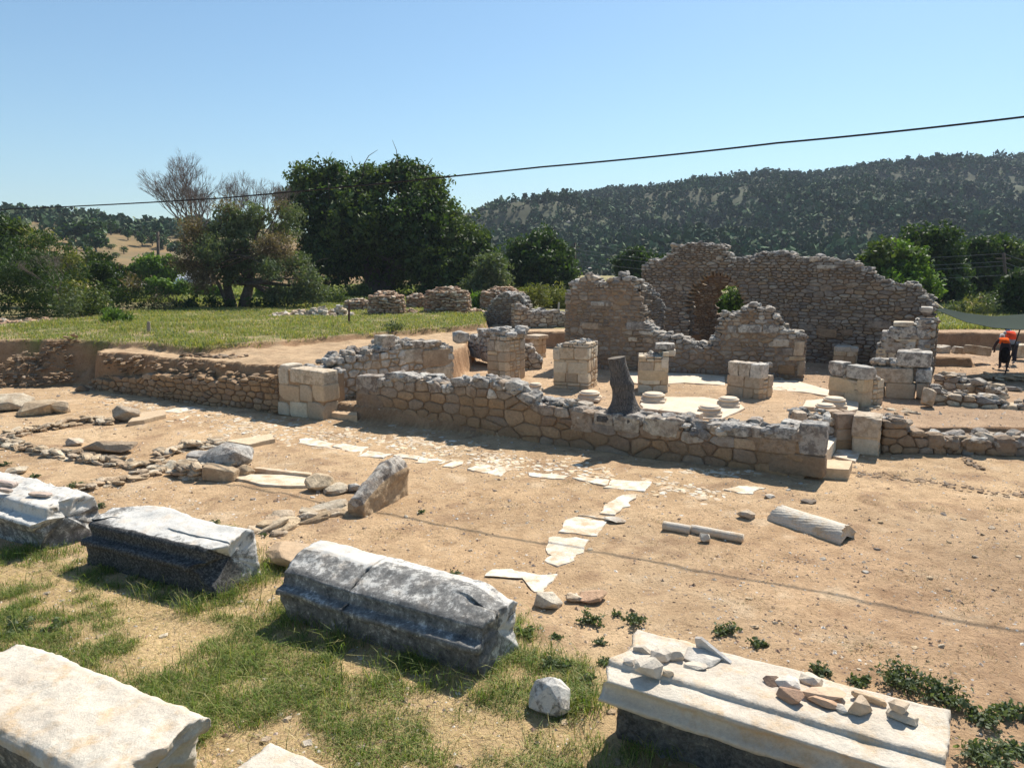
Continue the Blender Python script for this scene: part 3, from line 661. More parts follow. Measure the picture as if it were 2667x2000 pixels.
# ==== right side low walls
def lowwall(name, label, a, b, z0, tops, th=.6, style='rubble', pal='tan', w=.2, cap=.5, mat=M_rub):
    pl = Plane(a, b, z0); mb = MB(); masonry(mb, pl, pl.prof(tops), th, style, over=dict(pal=pal), weather=w, cap_w=cap); return wall_obj(name, label, 'stone wall', mb, pl, mat)
lowwall('low_wall', 'uneven low wall in the right yard starting at a pale upright stone', (2420, 1052), (2700, 1070), .4, [(2420, 1008), (2450, 1018), (2500, 1030), (2560, 1034), (2620, 1046), (2700, 1056)], pal='tan', w=.1, cap=.3)
lowwall('low_wall', 'far low wall sloping down toward the shade of the green awning', (2425, 1018), (2610, 1042), .4, [(2425, 984), (2455, 982), (2500, 990), (2560, 1002), (2610, 1024)], pal='tan', w=.05, cap=.25)
RF = Plane((2296, 1182), (2760, 1192), 0)
def rfw():
    mb = MB(); pr = RF.prof([(2296, 1098), (2340, 1098), (2362, 1108), (2375, 1130), (2410, 1140), (2540, 1146), (2640, 1150), (2760, 1165)])
    masonry(mb, RF, pr, .75, 'rubble', over=dict(pal='brown', h=(.14, .24)), weather=.05, cap_w=.3)
    for x0, y0, x1, y1 in [(2412, 1128, 2462, 1172), (2468, 1140, 2502, 1176), (2506, 1142, 2574, 1182), (2585, 1137, 2650, 1190), (2318, 1098, 2362, 1118), (2372, 1122, 2412, 1140)]:
        xm = (x0 + x1) / 2; a = RF.sz(x0, y1)[0]; b = RF.sz(x1, y1)[0]; t = RF.sz(xm, y0)[1]; u = RF.sz(xm, y1)[1]
        stone(mb, ((a + b) / 2, .14, (t + u) / 2), ((b - a) / 2, .2, (t - u) / 2), None, pick('brown', .15), .08, 1, RF.W)
    wall_obj('garden_wall', 'shaded low wall of rounded boulders at the right edge below the soil terrace', 'stone wall', mb, RF)
rfw()
pl, mb = pier('', '', ((2216, 1180), (2290, 1188)), 0, [(2216, 1092), (2290, 1090)], .8, rubble_top=False)
block(mb, pl, 2218, 1084, 2292, 1142, .7, -.03, w=.4, pal='tan', rough=.08); block(mb, pl, 2217, 1143, 2290, 1186, .7, -.02, w=.02, pal='tan', rough=.04)
fin('block_pier', 'short pier of two squared blocks with a bluish worn top beside the dark recess', pl, mb)
pl, mb = pier('', '', ((2176, 1176), (2232, 1174)), 0, [(2176, 1082), (2232, 1082)], .6, rubble_top=False, pal='brown'); fin('recess_wall', 'dark shaded masonry at the back of the recess beside the steps', pl, mb, cat='stone wall')
pl = Plane((2072, 1140), (2176, 1140), .3); mb = MB(); masonry(mb, pl, pl.prof([(2072, 1080), (2100, 1082), (2178, 1084)]), .6, 'rubble', over=dict(pal='grey'), weather=.3); block(mb, pl, 2072, 1074, 2102, 1100, .4, -.03, w=.3, pal='pale'); wall_obj('stair_wall', 'rubble wall end behind the front wall corner, next to the steps', 'stone wall', mb, pl)

# ------------------------------------------------------------------ slabs, steps, bases
def poly_slab(pts, h=.05, zofs=0., col=(.66, .58, .46), w=0., name='paving_slab', label='', cat='paving slab', group=None, matl=None, rag=.012, mbx=None, z=None):
    Q = [G(*p) if z is None else P(*p, z) for p in pts]; c = np.mean(Q, 0); ring = []
    for i in range(len(Q)):
        a, b = Q[i], Q[(i + 1) % len(Q)]; n = max(2, int(np.linalg.norm(b - a) / .07))
        for k in range(n): ring.append(a + (b - a) * k / n)
    R = np.array(ring); R[:, 0] += rag * fbm(R * 5, 3, 3); R[:, 1] += rag * fbm(R * 5 + 9, 4, 3)
    zz = R[:, 2] * .5 + c[2] * .5; n = len(R); top = np.c_[R[:, :2], zz + h + zofs]; V = [np.c_[R[:, :2] + (R[:, :2] - c[:2]) * .01, zz - .08], top - np.array([0, 0, .012]) + 0]
    c2 = np.array([c[0], c[1], c[2]]); 
    for f in (.985, .94, .7, .35): 
        T = c2 + (top - c2) * np.array([f, f, 1]); T[:, 2] = top[:, 2] * f + (c[2] + h + zofs) * (1 - f) + .006 * fbm(T * 4, 6, 3); V.append(T)
    V = np.concatenate(V + [np.array([[c[0], c[1], c[2] + h + zofs]])]); F4 = []; k = 6
    for r in range(k - 1):
        i = np.arange(n); j = (i + 1) % n; F4.append(np.stack([r * n + i, r * n + j, (r + 1) * n + j, (r + 1) * n + i], 1))
    i = np.arange(n); F3 = np.stack([(k - 1) * n + i, (k - 1) * n + (i + 1) % n, np.full(n, k * n)], 1)
    mb = MB(); mb.add(V, [np.concatenate(F4), F3], (*(np.array(col) * rg.uniform(.93, 1.06)), w))
    return tag(mb.build(name, matl or (M_slab if name == 'paving_slab' else M_ash), origin=c), label, cat, group)
def cr(ox, oy, k, pts): return [(ox + x * k, oy + y * k) for x, y in pts]
c2 = lambda *p: cr(650, 800, .4069, p); c3 = lambda *p: cr(1400, 950, .4069, p); c6 = lambda *p: cr(600, 1350, .4069, p); c1 = lambda *p: cr(0, 850, .4069, p); c4 = lambda *p: cr(1967, 850, .3165, p)
gs = 'pale flagstones set in the courtyard soil'
SL = [(c2((310, 870), (330, 845), (400, 842), (550, 880), (520, 900), (440, 893)), 'first pale flagstone of the path, nearest the door pier threshold'),
 (c2((540, 895), (590, 878), (760, 900), (700, 945)), 'smooth pale flagstone second along the path from the door pier'),
 (c2((690, 955), (760, 920), (920, 945), (860, 970)), 'half buried sandy flagstone third along the path from the door pier'),
 (c2((915, 960), (950, 940), (1110, 955), (1080, 982)), 'small greyish flagstone fourth along the path from the door pier'),
 (c2((1060, 1000), (1110, 965), (1290, 995), (1230, 1003)), 'wedge shaped white flagstone fifth along the path'),
 (c2((1230, 1025), (1310, 990), (1370, 1000), (1300, 1035)), 'tiny white flagstone scrap at the bend of the path'),
 (c2((1405, 1045), (1480, 1010), (1685, 1035), (1600, 1083)), 'isolated four sided pale flagstone in the middle of the path'),
 (c2((1780, 1060), (1900, 1070), (2050, 1085), (2010, 1105), (1900, 1100), (1810, 1090)), 'irregular worn white flagstone below the tree stump'),
 (c3((235, 735), (270, 722), (480, 740), (435, 778)), 'narrow pale flagstone touching the large corner flagstone'),
 (c3((440, 795), (490, 740), (735, 755), (690, 815)), 'large corner flagstone with a sandy oval in its middle'),
 (c3((395, 955), (440, 900), (550, 840), (635, 835), (600, 890), (500, 970)), 'long pale flagstone leading down from the corner flagstone'),
 (c3((125, 1080), (190, 1000), (240, 980), (440, 1005), (380, 1100)), 'broad cream flagstone with a crack near its lower edge'),
 (c3((35, 1190), (90, 1120), (130, 1105), (325, 1125), (300, 1190), (220, 1260), (120, 1300), (50, 1265), (110, 1220)), 'bright white ragged flagstone eaten away on its left side'),
 (c6((1625, 385), (1680, 340), (1800, 335), (1900, 365), (2090, 370), (2070, 410), (1990, 490), (1930, 480), (1960, 400), (1850, 385), (1700, 365)), 'L shaped strip of pale flagstone mostly covered by soil'),
 (c3((1190, 805), (1290, 780), (1450, 785), (1370, 838), (1290, 825)), 'sand dusted flagstone below the right part of the front wall'),
 (c3((265, 970), (290, 968), (490, 985), (470, 998)), 'thin edge on slab between the long and the broad flagstones'),
 (c1((1020, 545), (1190, 515), (1320, 530), (1140, 557)), 'pale flagstone lying at the foot of the earth bank')]
for pts, lb in SL: poly_slab(pts, .018, label=lb, group=gs, rag=.05, col=(.74, .67, .56))
poly_slab(c1((1505, 990), (1560, 960), (1990, 965), (1990, 1035), (1860, 1037), (1680, 1025)), .05, label='long cream slab between the boulder stack and the small square stone', group=gs, col=(.72, .6, .45))
poly_slab(c1((1620, 938), (1660, 930), (1995, 965), (1990, 980)), .1, label='narrow edge slab behind the long cream slab', group=gs, col=(.68, .55, .4))
poly_slab(c1((820, 640), (860, 600), (920, 575), (1060, 560), (1063, 590), (925, 625)), .12, label='rectangular kerb stone beyond the left rubble ring', name='kerb_stone', cat='kerb stone', col=(.55, .42, .28))
poly_slab(c1((1440, 760), (1740, 715), (1762, 745), (1590, 785)), .1, label='long kerb stone behind the grey capped boulder', name='kerb_stone', cat='kerb stone', col=(.58, .46, .31))
# steps at the right end of the front wall
poly_slab(c4((515, 1245), (590, 1170), (795, 1185), (765, 1260)), .2, label='lowest step block at the corner of the front wall', name='step_block', cat='step', col=(.62, .47, .31), rag=.005)
poly_slab(c4((635, 1085), (680, 1018), (865, 1045), (825, 1130)), .05, label='flat marble slab on the soil between the steps and the block pier', name='paving_slab', cat='paving slab', col=(.76, .66, .54), rag=.005)
poly_slab(c4((575, 1140), (590, 1045), (665, 1020), (660, 1035), (600, 1130)), .32, label='tilted white side slab against the end of the front wall', name='side_slab', cat='slab', col=(.74, .64, .5), rag=.005)
poly_slab(cr(650, 800, .4069, [(510, 712), (535, 690), (690, 712), (690, 737)]), .14, label='smooth threshold block between door pier and front wall', name='threshold', cat='threshold', col=(.60, .42, .26), rag=.004)
# marble floor inside
poly_slab(cr(1400, 950, .4069, [(655, 262), (690, 215), (1060, 215), (1290, 255), (1330, 285), (1180, 355), (900, 345), (700, 300)]), .05, z=.4, label='cream marble floor slab with column bases around it', name='marble_floor', cat='marble floor', col=(.72, .62, .5), rag=.01, matl=M_marble_warm)
FL = [cr(1400, 550, .3165, [(700, 1330), (860, 1335), (1300, 1345), (1540, 1370), (1540, 1440), (1200, 1420), (900, 1440), (690, 1400)]), cr(1400, 550, .3165, [(1890, 1400), (2120, 1400), (2400, 1480), (2390, 1530), (2200, 1500), (1900, 1480)]), cr(1400, 950, .4069, [(560, 45), (640, 50), (640, 110), (600, 110)])]
poly_slab(FL[0], .04, z=.4, label='white floor strip in front of the nave wall, behind the piers', name='marble_floor', cat='marble floor', col=(.78, .7, .6), matl=M_marble_warm)
poly_slab(FL[1], .04, z=.4, label='white floor patch between the short pier and the right pier', name='marble_floor', cat='marble floor', col=(.78, .7, .6), matl=M_marble_warm)
poly_slab(c4((385, 700), (415, 650), (600, 632), (850, 636), (842, 722), (790, 735)), .14, z=.4, label='raised white platform slab carrying two column bases at the right', name='platform_slab', cat='platform', col=(.8, .72, .62), rag=.005, matl=M_marble_warm)

def lathe(mb, c, prof, n=40, col=(1, 1, 1, 0), ax=None):
    pr = np.array(prof); t = np.linspace(0, 2 * math.pi, n, endpoint=False); k = len(pr)
    V = np.stack([pr[:, :1] * np.cos(t), pr[:, :1] * np.sin(t), np.repeat(pr[:, 1:2], n, 1)], -1).reshape(-1, 3) + np.array(c)
    i = np.arange(n); j = (i + 1) % n; Fq = np.concatenate([np.stack([r * n + i, r * n + j, (r + 1) * n + j, (r + 1) * n + i], 1) for r in range(k - 1)]); mb.add(V, Fq, col)
def col_base(px, py, wpx, label, z0=.44, plinth=True, rot=-.3):
    c = P(px, py, z0); dep = c[1]; w = wpx * dep / F; r = w * .5; t = thing('stone_pedestal', label, 'column base', c, 'marble column bases on the stylobate')
    if plinth:
        m = MB(); stone(m, c + [0, 0, .03], (r * .98, r * .98, .04), rotm(0, 0, rot), (1, 1, 1, 0), .02, 2); m.build('plinth', M_marble_warm, t)
    h0 = .1 if plinth else 0; k = r
    pr = [(k * .98, h0), (k * 1.0, h0 + .03), (k * .98, h0 + .065), (k * .88, h0 + .08), (k * .82, h0 + .1), (k * .80, h0 + .12), (k * .86, h0 + .135), (k * .9, h0 + .15), (k * .92, h0 + .175), (k * .88, h0 + .195), (k * .76, h0 + .205), (k * .75, h0 + .24), (k * .72, h0 + .25), (0.001, h0 + .252)]
    pr = [(a, b * .68) for a, b in pr]; m = MB(); lathe(m, c, pr); m.build('torus_moulding', M_marble_warm, t, smooth=True)
col_base(1535, 1040, 62, 'marble column base half hidden by the tree stump, on its left')
col_base(1702, 1045, 66, 'moulded column base at the left end of the stylobate, right of the stump')
col_base(1897, 1057, 60, 'moulded column base furthest right on the cream floor slab')
col_base(1848, 1080, 66, 'moulded column base at the near corner of the cream floor slab')
col_base(2172, 1058, 62, 'taller column base at the back of the raised white platform', z0=.56)
col_base(2149, 1069, 56, 'low worn column base at the front of the raised white platform', z0=.56, plinth=False)
col_base(1394, 1018, 38, 'small column base peeking over the front wall by the round boulder')
SY = Plane((1668, 1080), (1822, 1098), .42); mb = MB()
for a, b in ((.0, .31), (.315, .76), (.765, .99)):
    L = SY.L; stone(mb, ((a + b) / 2 * L, .17, .5), ((b - a) / 2 * L, .17, .1), None, pick('pale', 0), .015, 2, SY.W); stone(mb, ((a + b) / 2 * L, .13, .44), ((b - a) / 2 * L, .2, .06), None, pick('pale', 0), .015, 2, SY.W)
wall_obj('stylobate', 'moulded marble kerb joining two column bases', 'kerb', mb, SY, M_marble_warm)

# ------------------------------------------------------------------ fallen columns
def tube(mb, pts, rad, n=8, col=(1, 1, 1, 0), cap=True):
    pts = np.array(pts, float); rad = np.broadcast_to(np.asarray(rad, float), (len(pts),)); k = len(pts)
    tg = np.gradient(pts, axis=0); tg /= np.linalg.norm(tg, axis=1)[:, None] + 1e-9
    up = np.tile([0, 0, 1.], (k, 1)); up[np.abs(tg[:, 2]) > .9] = [1, 0, 0]; A = np.cross(tg, up); A /= np.linalg.norm(A, axis=1)[:, None]; B = np.cross(tg, A)
    t = np.linspace(0, 2 * math.pi, n, endpoint=False)
    V = pts[:, None] + rad[:, None, None] * (A[:, None] * np.cos(t)[None, :, None] + B[:, None] * np.sin(t)[None, :, None])
    V = V.reshape(-1, 3); i = np.arange(n); j = (i + 1) % n
    Fq = np.concatenate([np.stack([r * n + i, (r + 1) * n + i, (r + 1) * n + j, r * n + j], 1) for r in range(k - 1)]); Fs = [Fq]
    if cap:
        V = np.r_[V, pts[:1], pts[-1:]]; Fs.append(np.r_[np.stack([i, j, np.full(n, k * n)], 1), np.stack([(k - 1) * n + j, (k - 1) * n + i, np.full(n, k * n + 1)], 1)])
    mb.add(V, Fs, col)
def fluted_half(a, b, r):
    A = G(*a); B = G(*b); ax = (B - A); ax[2] = 0; L = np.linalg.norm(ax); ax /= L; sd = np.array([-ax[1], ax[0], 0]); n, k = 160, 90; mb = MB()
    s = np.linspace(0, L, k); t = np.linspace(-.12, math.pi + .12, n); S, T = np.meshgrid(s, t, indexing='ij')
    fl = np.abs(np.sin((T * 14 + S * 16.0))) ** .5; R = r * (1 + .022 * (fl - .6)) + .004 * fbm(np.stack([S * 5, np.cos(T) * 3, np.sin(T) * 3], -1), 5, 4)
    end = .05 * fbm(np.stack([T * 2, T * 0, T * 0], -1), 8, 3); S2 = S + np.where(S > L * .97, end, 0) + np.where(S < L * .03, -end, 0)
    V = A + S2[..., None] * ax + (R * np.cos(T))[..., None] * sd + (R * np.sin(T))[..., None] * np.array([0, 0, 1.]); V = V.reshape(-1, 3)
    F4 = grid_faces(n, k); c0 = len(V); V = np.r_[V, [A + [0, 0, r * .3]], [B + [0, 0, r * .3]]]; i = np.arange(n - 1)
    mb.add(V, [F4, np.stack([i, i + 1, np.full(n - 1, c0)], 1), np.stack([(k - 1) * n + i + 1, (k - 1) * n + i, np.full(n - 1, c0 + 1)], 1)], (1, 1, 1, 0))
    tag(mb.build('column_shaft', M_marble_clean, origin=A, smooth=True), 'thick fallen column shaft with spiral fluting, lying on the soil at the right', 'column')
fluted_half((2028, 1352), (2205, 1408), .235)
t_ = thing('colonnette', 'slender broken colonnette lying in two pieces left of the spiral fluted shaft', 'column', G(1830, 1395))
for a, b in (((1727, 1378), (1797, 1390)), ((1800, 1388), (1935, 1412))):
    A, B = G(*a) + [0, 0, .06], G(*b) + [0, 0, .06]; m = MB(); pts = A + np.linspace(0, 1, 24)[:, None] * (B - A); tube(m, pts, .072 + .003 * fbm(pts * 9, 4), 20); m.build('fragment', M_marble_clean, t_, smooth=True)

# ------------------------------------------------------------------ individual stones
import bmesh
def hull(mb, c, hs, rot=None, col=(1, 1, 1, 0), n=16, flat=.25, taper=0):
    """broken stone: convex hull of random points, lightly bevelled"""
    p = rg.normal(size=(n, 3)); p /= np.linalg.norm(p, axis=1)[:, None]; p *= rg.uniform(.8, 1.1, (n, 1)); p = np.clip(p, -.85, .85) / .85; p[:, 2] = np.maximum(p[:, 2], -1 + flat); p[:, :2] *= (1 - taper * (p[:, 2:] + 1) / 2); p = p * np.asarray(hs)
    bm = bmesh.new(); [bm.verts.new(tuple(map(float, q))) for q in p]; r = bmesh.ops.convex_hull(bm, input=bm.verts); bmesh.ops.delete(bm, geom=[v for v in r['geom_interior'] if isinstance(v, bmesh.types.BMVert)], context='VERTS')
    bmesh.ops.dissolve_limit(bm, angle_limit=.22, verts=bm.verts, edges=bm.edges); w = float(min(hs)) * .17
    bmesh.ops.bevel(bm, geom=list(bm.edges), offset=w, segments=2, profile=.6, affect='EDGES', clamp_overlap=True); bmesh.ops.triangulate(bm, faces=bm.faces)
    V = np.array([v.co[:] for v in bm.verts]); bm.verts.index_update(); Fs = {3: [], 4: []}
    for f in bm.faces:
        ix = [v.index for v in f.verts]
        if len(ix) in Fs: Fs[len(ix)].append(ix)
    bm.free(); V = V + fbm(V / max(hs) * 4 + rg.uniform(0, 99), 3, 3)[:, None] * V * .05
    if rot is not None: V = V @ rot.T
    mb.add(V + np.asarray(c), [np.array(v) for v in Fs.values() if v], col)
def rock(px, py, wpx, hpx, label, pal='pale', w=0., name='loose_stone', cat='stone', rz=None, tilt=.15, z=None, dk=.8, rough=.28, T=4, sink=.25, group=None, m=None, y=None, col=None):
    c = G(px, py) if z is None else P(px, py, z)
    if y is not None: c = D(px, py, y)
    dep = c[1] * CT + (CH - c[2]) * ST; W = wpx * dep / F / 2; Hh = hpx * dep / F / 2; mb = MB()
    Rm = rotm(rg.uniform(-tilt, tilt), rg.uniform(-tilt, tilt), rg.uniform(-.5, .5) if rz is None else rz)
    if T == 4: hull(mb, c + [0, 0, Hh * (1 - sink)], (W * 1.12, W * dk * 1.12, Hh), Rm, col or pick(pal, w), 26 if name == 'boulder' else 34 if name == 'white_rock' else 22, .25, .45 if name == 'white_rock' else 0)
    else: stone(mb, c + [0, 0, Hh * (1 - sink)], (W, W * dk, Hh), Rm, col or pick(pal, w), rough, T)
    return tag(mb.build(name, m or M_rub, origin=c, smooth=False), label, cat, group)
rock(1435, 1846, 128, 100, 'white angular rock in the grass between the cracked block and the long moulded block', 'pale', .35, m=M_marble, rough=.5, name='white_rock')
rock(1428, 1580, 75, 40, 'brown and blue grey stone below the L shaped flagstone', 'tan', .35, rough=.4)
rock(1545, 1565, 72, 26, 'flat reddish brown stone right of the blue grey stone', 'red', .0, rough=.3, rz=.3)
rock(1494, 1565, 46, 22, 'small white chip leaning on the reddish brown stone', 'pale', 0, rough=.3)
rock(1835, 1412, 26, 26, 'small white stone leaning against the slender colonnette', 'pale', 0, m=M_marble_clean, rough=.4)
rock(1944, 1348, 44, 20, 'grey stone left of the spiral fluted shaft', 'grey', .2)
rock(1602, 1360 - 4, 50, 8, 'flat sliver of stone left of the slender colonnette', 'pale', 0)
rock(2005, 1297, 26, 9, 'pale pebble above the end of the spiral fluted shaft', 'pale', 0)
rock(2107, 1310, 38, 10, 'flat grey stone above the spiral fluted shaft', 'grey', .1)
rock(835, 1276, 66, 44, 'small squarish stone at the end of the long cream slab', 'tan', .05, rz=.6, dk=.8, rough=.2, sink=.1)
rock(875, 1283, 62, 26, 'low brown stone between the squarish stone and the upright boulder', 'tan', .05)
rock(925, 1280, 42, 24, 'dark nosed stone touching the upright boulder', 'grey', .3)
rock(590, 1228, 134, 74, 'large boulder with black and white lichen cap on the little stone stack', 'grey', .75, name='boulder', cat='boulder', rz=-.2, dk=.7, rough=.2, sink=.05)
rock(578, 1250, 88, 36, 'plain squared brown block in front of the lichen capped boulder', 'tan', .0, T=2, rough=.05, rz=-.12, dk=.5, sink=.05, name='cut_block', cat='cut stone')
rock(525, 1212, 62, 20, 'flat grey slab left of the lichen capped boulder', 'grey', .5, T=2, rough=.12, sink=-1.2)
rock(640, 1240, 46, 34, 'brown stone under the right side of the lichen capped boulder', 'tan', 0)
rock(768, 1470, 155, 48, 'flat tan block between the two dark carved blocks', 'tan', .02, name='cut_block', cat='cut stone', rz=-.55, dk=.62, rough=.14, sink=0, T=4, m=M_ash)
rock(30, 1075 - 8, 100, 44, 'largest of the outcrop boulders at the left edge', 'tan', .1, name='boulder', cat='boulder')
rock(105, 1078, 90, 40, 'middle boulder of the outcrop at the left edge', 'tan', .05, name='boulder', cat='boulder')
rock(155, 1075, 50, 36, 'right hand boulder of the outcrop at the left edge', 'tan', .1, name='boulder', cat='boulder')
rock(275, 1176, 150, 34, 'long low boulder inside the left rubble ring', 'tan', .05, name='boulder', cat='boulder', rz=-.15, dk=.4)
rock(197, 1160, 42, 26, 'rounded pale stone beside the long low boulder', 'pale', .05)
rock(330, 1100 - 4, 62, 46, 'round topped boulder at the upper end of the left rubble wall', 'tan', .1, name='boulder', cat='boulder')
rock(45, 1232, 55, 16, 'flat brown stone above the leftmost carved block', 'tan', .05)
for i, (x, y, w_, h_) in enumerate([(215, 1018, 34, 20), (248, 1012, 30, 18), (270, 1005, 26, 16)]):
    rock(x, y, w_, h_, ['left', 'middle', 'right'][i] + ' stone of three lying at the corner of the earth bank', 'brown', 0)
# boulders resting on walls
def on_wall(px, py, wpx, hpx, Y, label, **k):
    c = D(px, py, Y); W = wpx * Y / F / 2; Hh = hpx * Y / F / 2; mb = MB()
    hull(mb, c, (W, W * k.get('dk', .7), Hh), rotm(*k.get('rot', (0, 0, 0))), pick(k.get('pal', 'grey'), k.get('w', .7)), 40, .1); tag(mb.build('boulder', M_rub, origin=c), label, 'boulder')
_s = FW.sz(1350, 1030)[0]; on_wall(1351, 1017, 64, 52, FW.W([[_s, .3, 0]])[0][1], 'round grey boulder perched on the front wall left of the stump', rot=(.2, .25, 0), dk=.6, w=.8)
on_wall(1200, 878, 44, 36, 23.9, 'rounded grey boulder on the far corner of the sunlit side wall')
rock(2415, 1062, 42, 56, 'pale upright stone at the start of the right yard wall', 'pale', .05, z=.4, name='upright_stone', rz=.4, sink=.1, rough=.2)
rock(2440, 942, 28, 44, 'pale block standing right of the dark stacked blocks', 'pale', .05, z=.4, T=2, rough=.06, sink=0, name='cut_block', cat='cut stone')
rock(2545, 925, 82, 24, 'long pale cut block lying in the far right trench', 'pale', .05, T=2, rough=.05, dk=.3, sink=0, name='cut_block', cat='cut stone', z=.75)
rock(2496, 921, 28, 18, 'short pale block left of the long cut block in the trench', 'pale', .05, T=2, rough=.06, sink=0, name='cut_block', cat='cut stone', z=.75)
rock(2453, 921, 32, 20, 'pale block close to the end of the high wall', 'pale', .05, T=2, rough=.06, sink=0, name='cut_block', cat='cut stone', z=.75)
rock(2655, 932, 30, 36, 'tan block at the right edge behind the workers', 'tan', .05, T=2, rough=.06, sink=0, name='cut_block', cat='cut stone', z=.5)
rock(2640, 1018, 40, 16, 'grey stone at the edge of the awning shade', 'grey', .3, z=.4)

# rubble rows and stone heaps
def rubble_row(name, label, line, width, hgt, per, pal='tan', smin=.05, smax=.13, cat='stone wall', z=None):
    mb = MB(); Q = [G(*p) if z is None else P(*p, z) for p in line]; Q = np.array(Q)
    for a, b in zip(Q[:-1], Q[1:]):
        L = np.linalg.norm(b - a); d = (b - a) / L; n = np.array([-d[1], d[0], 0])
        for _ in range(int(L * per)):
            lv = rg.random(); s = rg.uniform(smin, smax); p = a + d * rg.uniform(0, L) + n * rg.uniform(-width / 2, width / 2) * (1 - .4 * lv)
            p[2] = gz1(p[0], p[1]) - .01 + lv * hgt
            stone(mb, p, (s * rg.uniform(.9, 1.8), s * rg.uniform(.6, 1), s * rg.uniform(.22, .42)), rotm(.18 * rg.normal(), .18 * rg.normal(), math.atan2(d[1], d[0]) + rg.normal() * .5), pick(pal, .12 * rg.random()), .22, 1)
    return tag(mb.build(name, M_rub, origin=Q.mean(0)), label, cat, kind='stuff' if name in ('pebble_line', 'bank_rubble') else None)
rubble_row('rubble_wall', 'curved low rubble wall forming the outer side of the left ring', [(15, 1150), (60, 1170), (120, 1183), (200, 1195), (290, 1208), (370, 1218), (440, 1212)], .42, .12, 42)
rubble_row('rubble_wall', 'low rubble wall along the upper left side of the ring', [(15, 1145), (60, 1128), (120, 1122), (180, 1108), (240, 1100), (300, 1105)], .5, .16, 40)
rubble_row('rubble_wall', 'low rubble line running down left from the stone stack', [(455, 1212), (400, 1232), (330, 1252), (260, 1262), (215, 1275)], .5, .08, 40)
rubble_row('rubble_wall', 'low rubble wall behind the lichen capped boulder', [(425, 1195), (450, 1175), (500, 1165), (560, 1160), (590, 1155)], .5, .13, 42)
rubble_row('stone_stack', 'small dry stone stack carrying the lichen capped boulder', [(462, 1235), (530, 1240), (600, 1232)], .55, .26, 70, smin=.09, smax=.17)
rubble_row('rubble_wall', 'scatter of flat tan stones in front of the upright boulder', [(690, 1390), (740, 1360), (800, 1345), (870, 1340), (915, 1325)], .7, .04, 16, smin=.1, smax=.24)
rubble_row('rubble_wall', 'rubble edging along the top of the earth bank', [(480, 926), (560, 932), (640, 930)], .5, .06, 22, pal='brown')
rubble_row('pebble_line', 'thin line of small stones crossing the soil right of the steps', [(2225, 1235), (2320, 1240), (2400, 1255), (2500, 1268), (2600, 1285), (2700, 1290)], .5, .015, 60, pal='brown', smin=.012, smax=.05, cat='stone line')
rubble_row('pebble_line', 'short dark line of stones below the garden wall', [(2510, 1190), (2530, 1210), (2560, 1225)], .2, .05, 50, pal='brown', smin=.03, smax=.06, cat='stone line')
rubble_row('pebble_line', 'loose stones lying in front of the pier with dark top stones', [(2260, 1062), (2330, 1075), (2400, 1080)], .8, .03, 14, pal='tan', smin=.05, smax=.11, cat='stone line', z=.4)
rubble_row('rubble_wall', 'low stones in the far right yard near the workers', [(2560, 985), (2620, 990), (2700, 995)], .5, .2, 28, pal='tan', smin=.08, smax=.16, z=.4)
rubble_row('bank_rubble', 'tumbled stones on the sloping earth bank at the left edge', [(0, 985), (60, 980), (130, 975), (200, 985)], 1.5, .45, 110, pal='brown', smin=.02, smax=.09, cat='rubble')
def heap(name, label, px, py, wpx, hpx, pal='red', z=1.5, dk=.9, Yb=None, cat='stone pile', dens=1.0):
    """dry stacked pile of thin stones, courses round a barrel"""
    c = P(px, py, z); dep = c[1]; R = wpx * dep / F / 2; Hh = hpx * dep / F * 1.3; mb = MB(); q = .0
    V = R3b * np.array([R * .9, R * .9 * dk, Hh * .95]); mb.add(V + c, CF3, (.26, .17, .11, 0))
    while q < Hh:
        h = rg.uniform(.07, .13); f = (1 - (q / Hh) ** 2.6) ** .5; a = 0; r = max(.1, R * (.72 + .28 * f) if q / Hh < .8 else R * f)
        rr = r
        while rr > .1:
            a = 0
            while a < 2 * math.pi:
                w = rg.uniform(.14, .34) / dens; x, y = c[0] + rr * math.cos(a), c[1] + rr * dk * math.sin(a)
                stone(mb, (x, y, c[2] + q + rg.normal() * .02), (w / 2, rg.uniform(.08, .16), h / 2 - .005), rotm(.12 * rg.normal(), .12 * rg.normal(), a + math.pi / 2 + .3 * rg.normal()), pick(pal, .1 * rg.random()), .25, 3 if dep > 30 else 0)
                a += w / rr
            rr = rr - .25 if q / Hh > .7 else 0
        q += h
    return tag(mb.build(name, M_rub, origin=c), label, cat)
gh = 'dry stacked piles of sorted stones'
heap('stone_pile', 'square shouldered pile of stacked stones left of centre, behind the thin iron stake', 1008, 824, 88, 52, 'red')
heap('stone_pile', 'smaller pile of stacked stones just behind two larger ones', 1087, 808, 52, 34, 'red')
heap('stone_pile', 'widest domed pile of stacked reddish stones below the big tree', 1166, 818, 112, 56, 'red')
heap('stone_pile', 'rightmost domed stone pile, partly behind the ragged wall stub', 1310, 806, 112, 46, 'red')
heap('stone_pile', 'long low pile of stacked stones leading left from the square shouldered pile', 935, 814, 70, 28, 'red', dk=.6)
def loose_pile(name, label, pts, pal, n):
    mb = MB(); c = P(*pts[0][:2], 1.5)
    for (px, py, wpx, hpx) in pts:
        b = P(px, py, 1.5); dep = b[1]; R = wpx * dep / F / 2; Hh = hpx * dep / F
        for _ in range(n):
            a = rg.uniform(0, 6.28); r = R * math.sqrt(rg.random()); hh = Hh * max(0, 1 - (r / R) ** 1.5) * rg.uniform(.3, 1); s = rg.uniform(.08, .2)
            stone(mb, b + [r * math.cos(a), r * .6 * math.sin(a), hh], (s, s * .8, s * .4), rotm(.3 * rg.normal(), .3 * rg.normal(), rg.uniform(0, 3)), pick(pal, .1 * rg.random()), .25, 0)
    return tag(mb.build(name, M_rub, origin=c), label, 'stone pile')
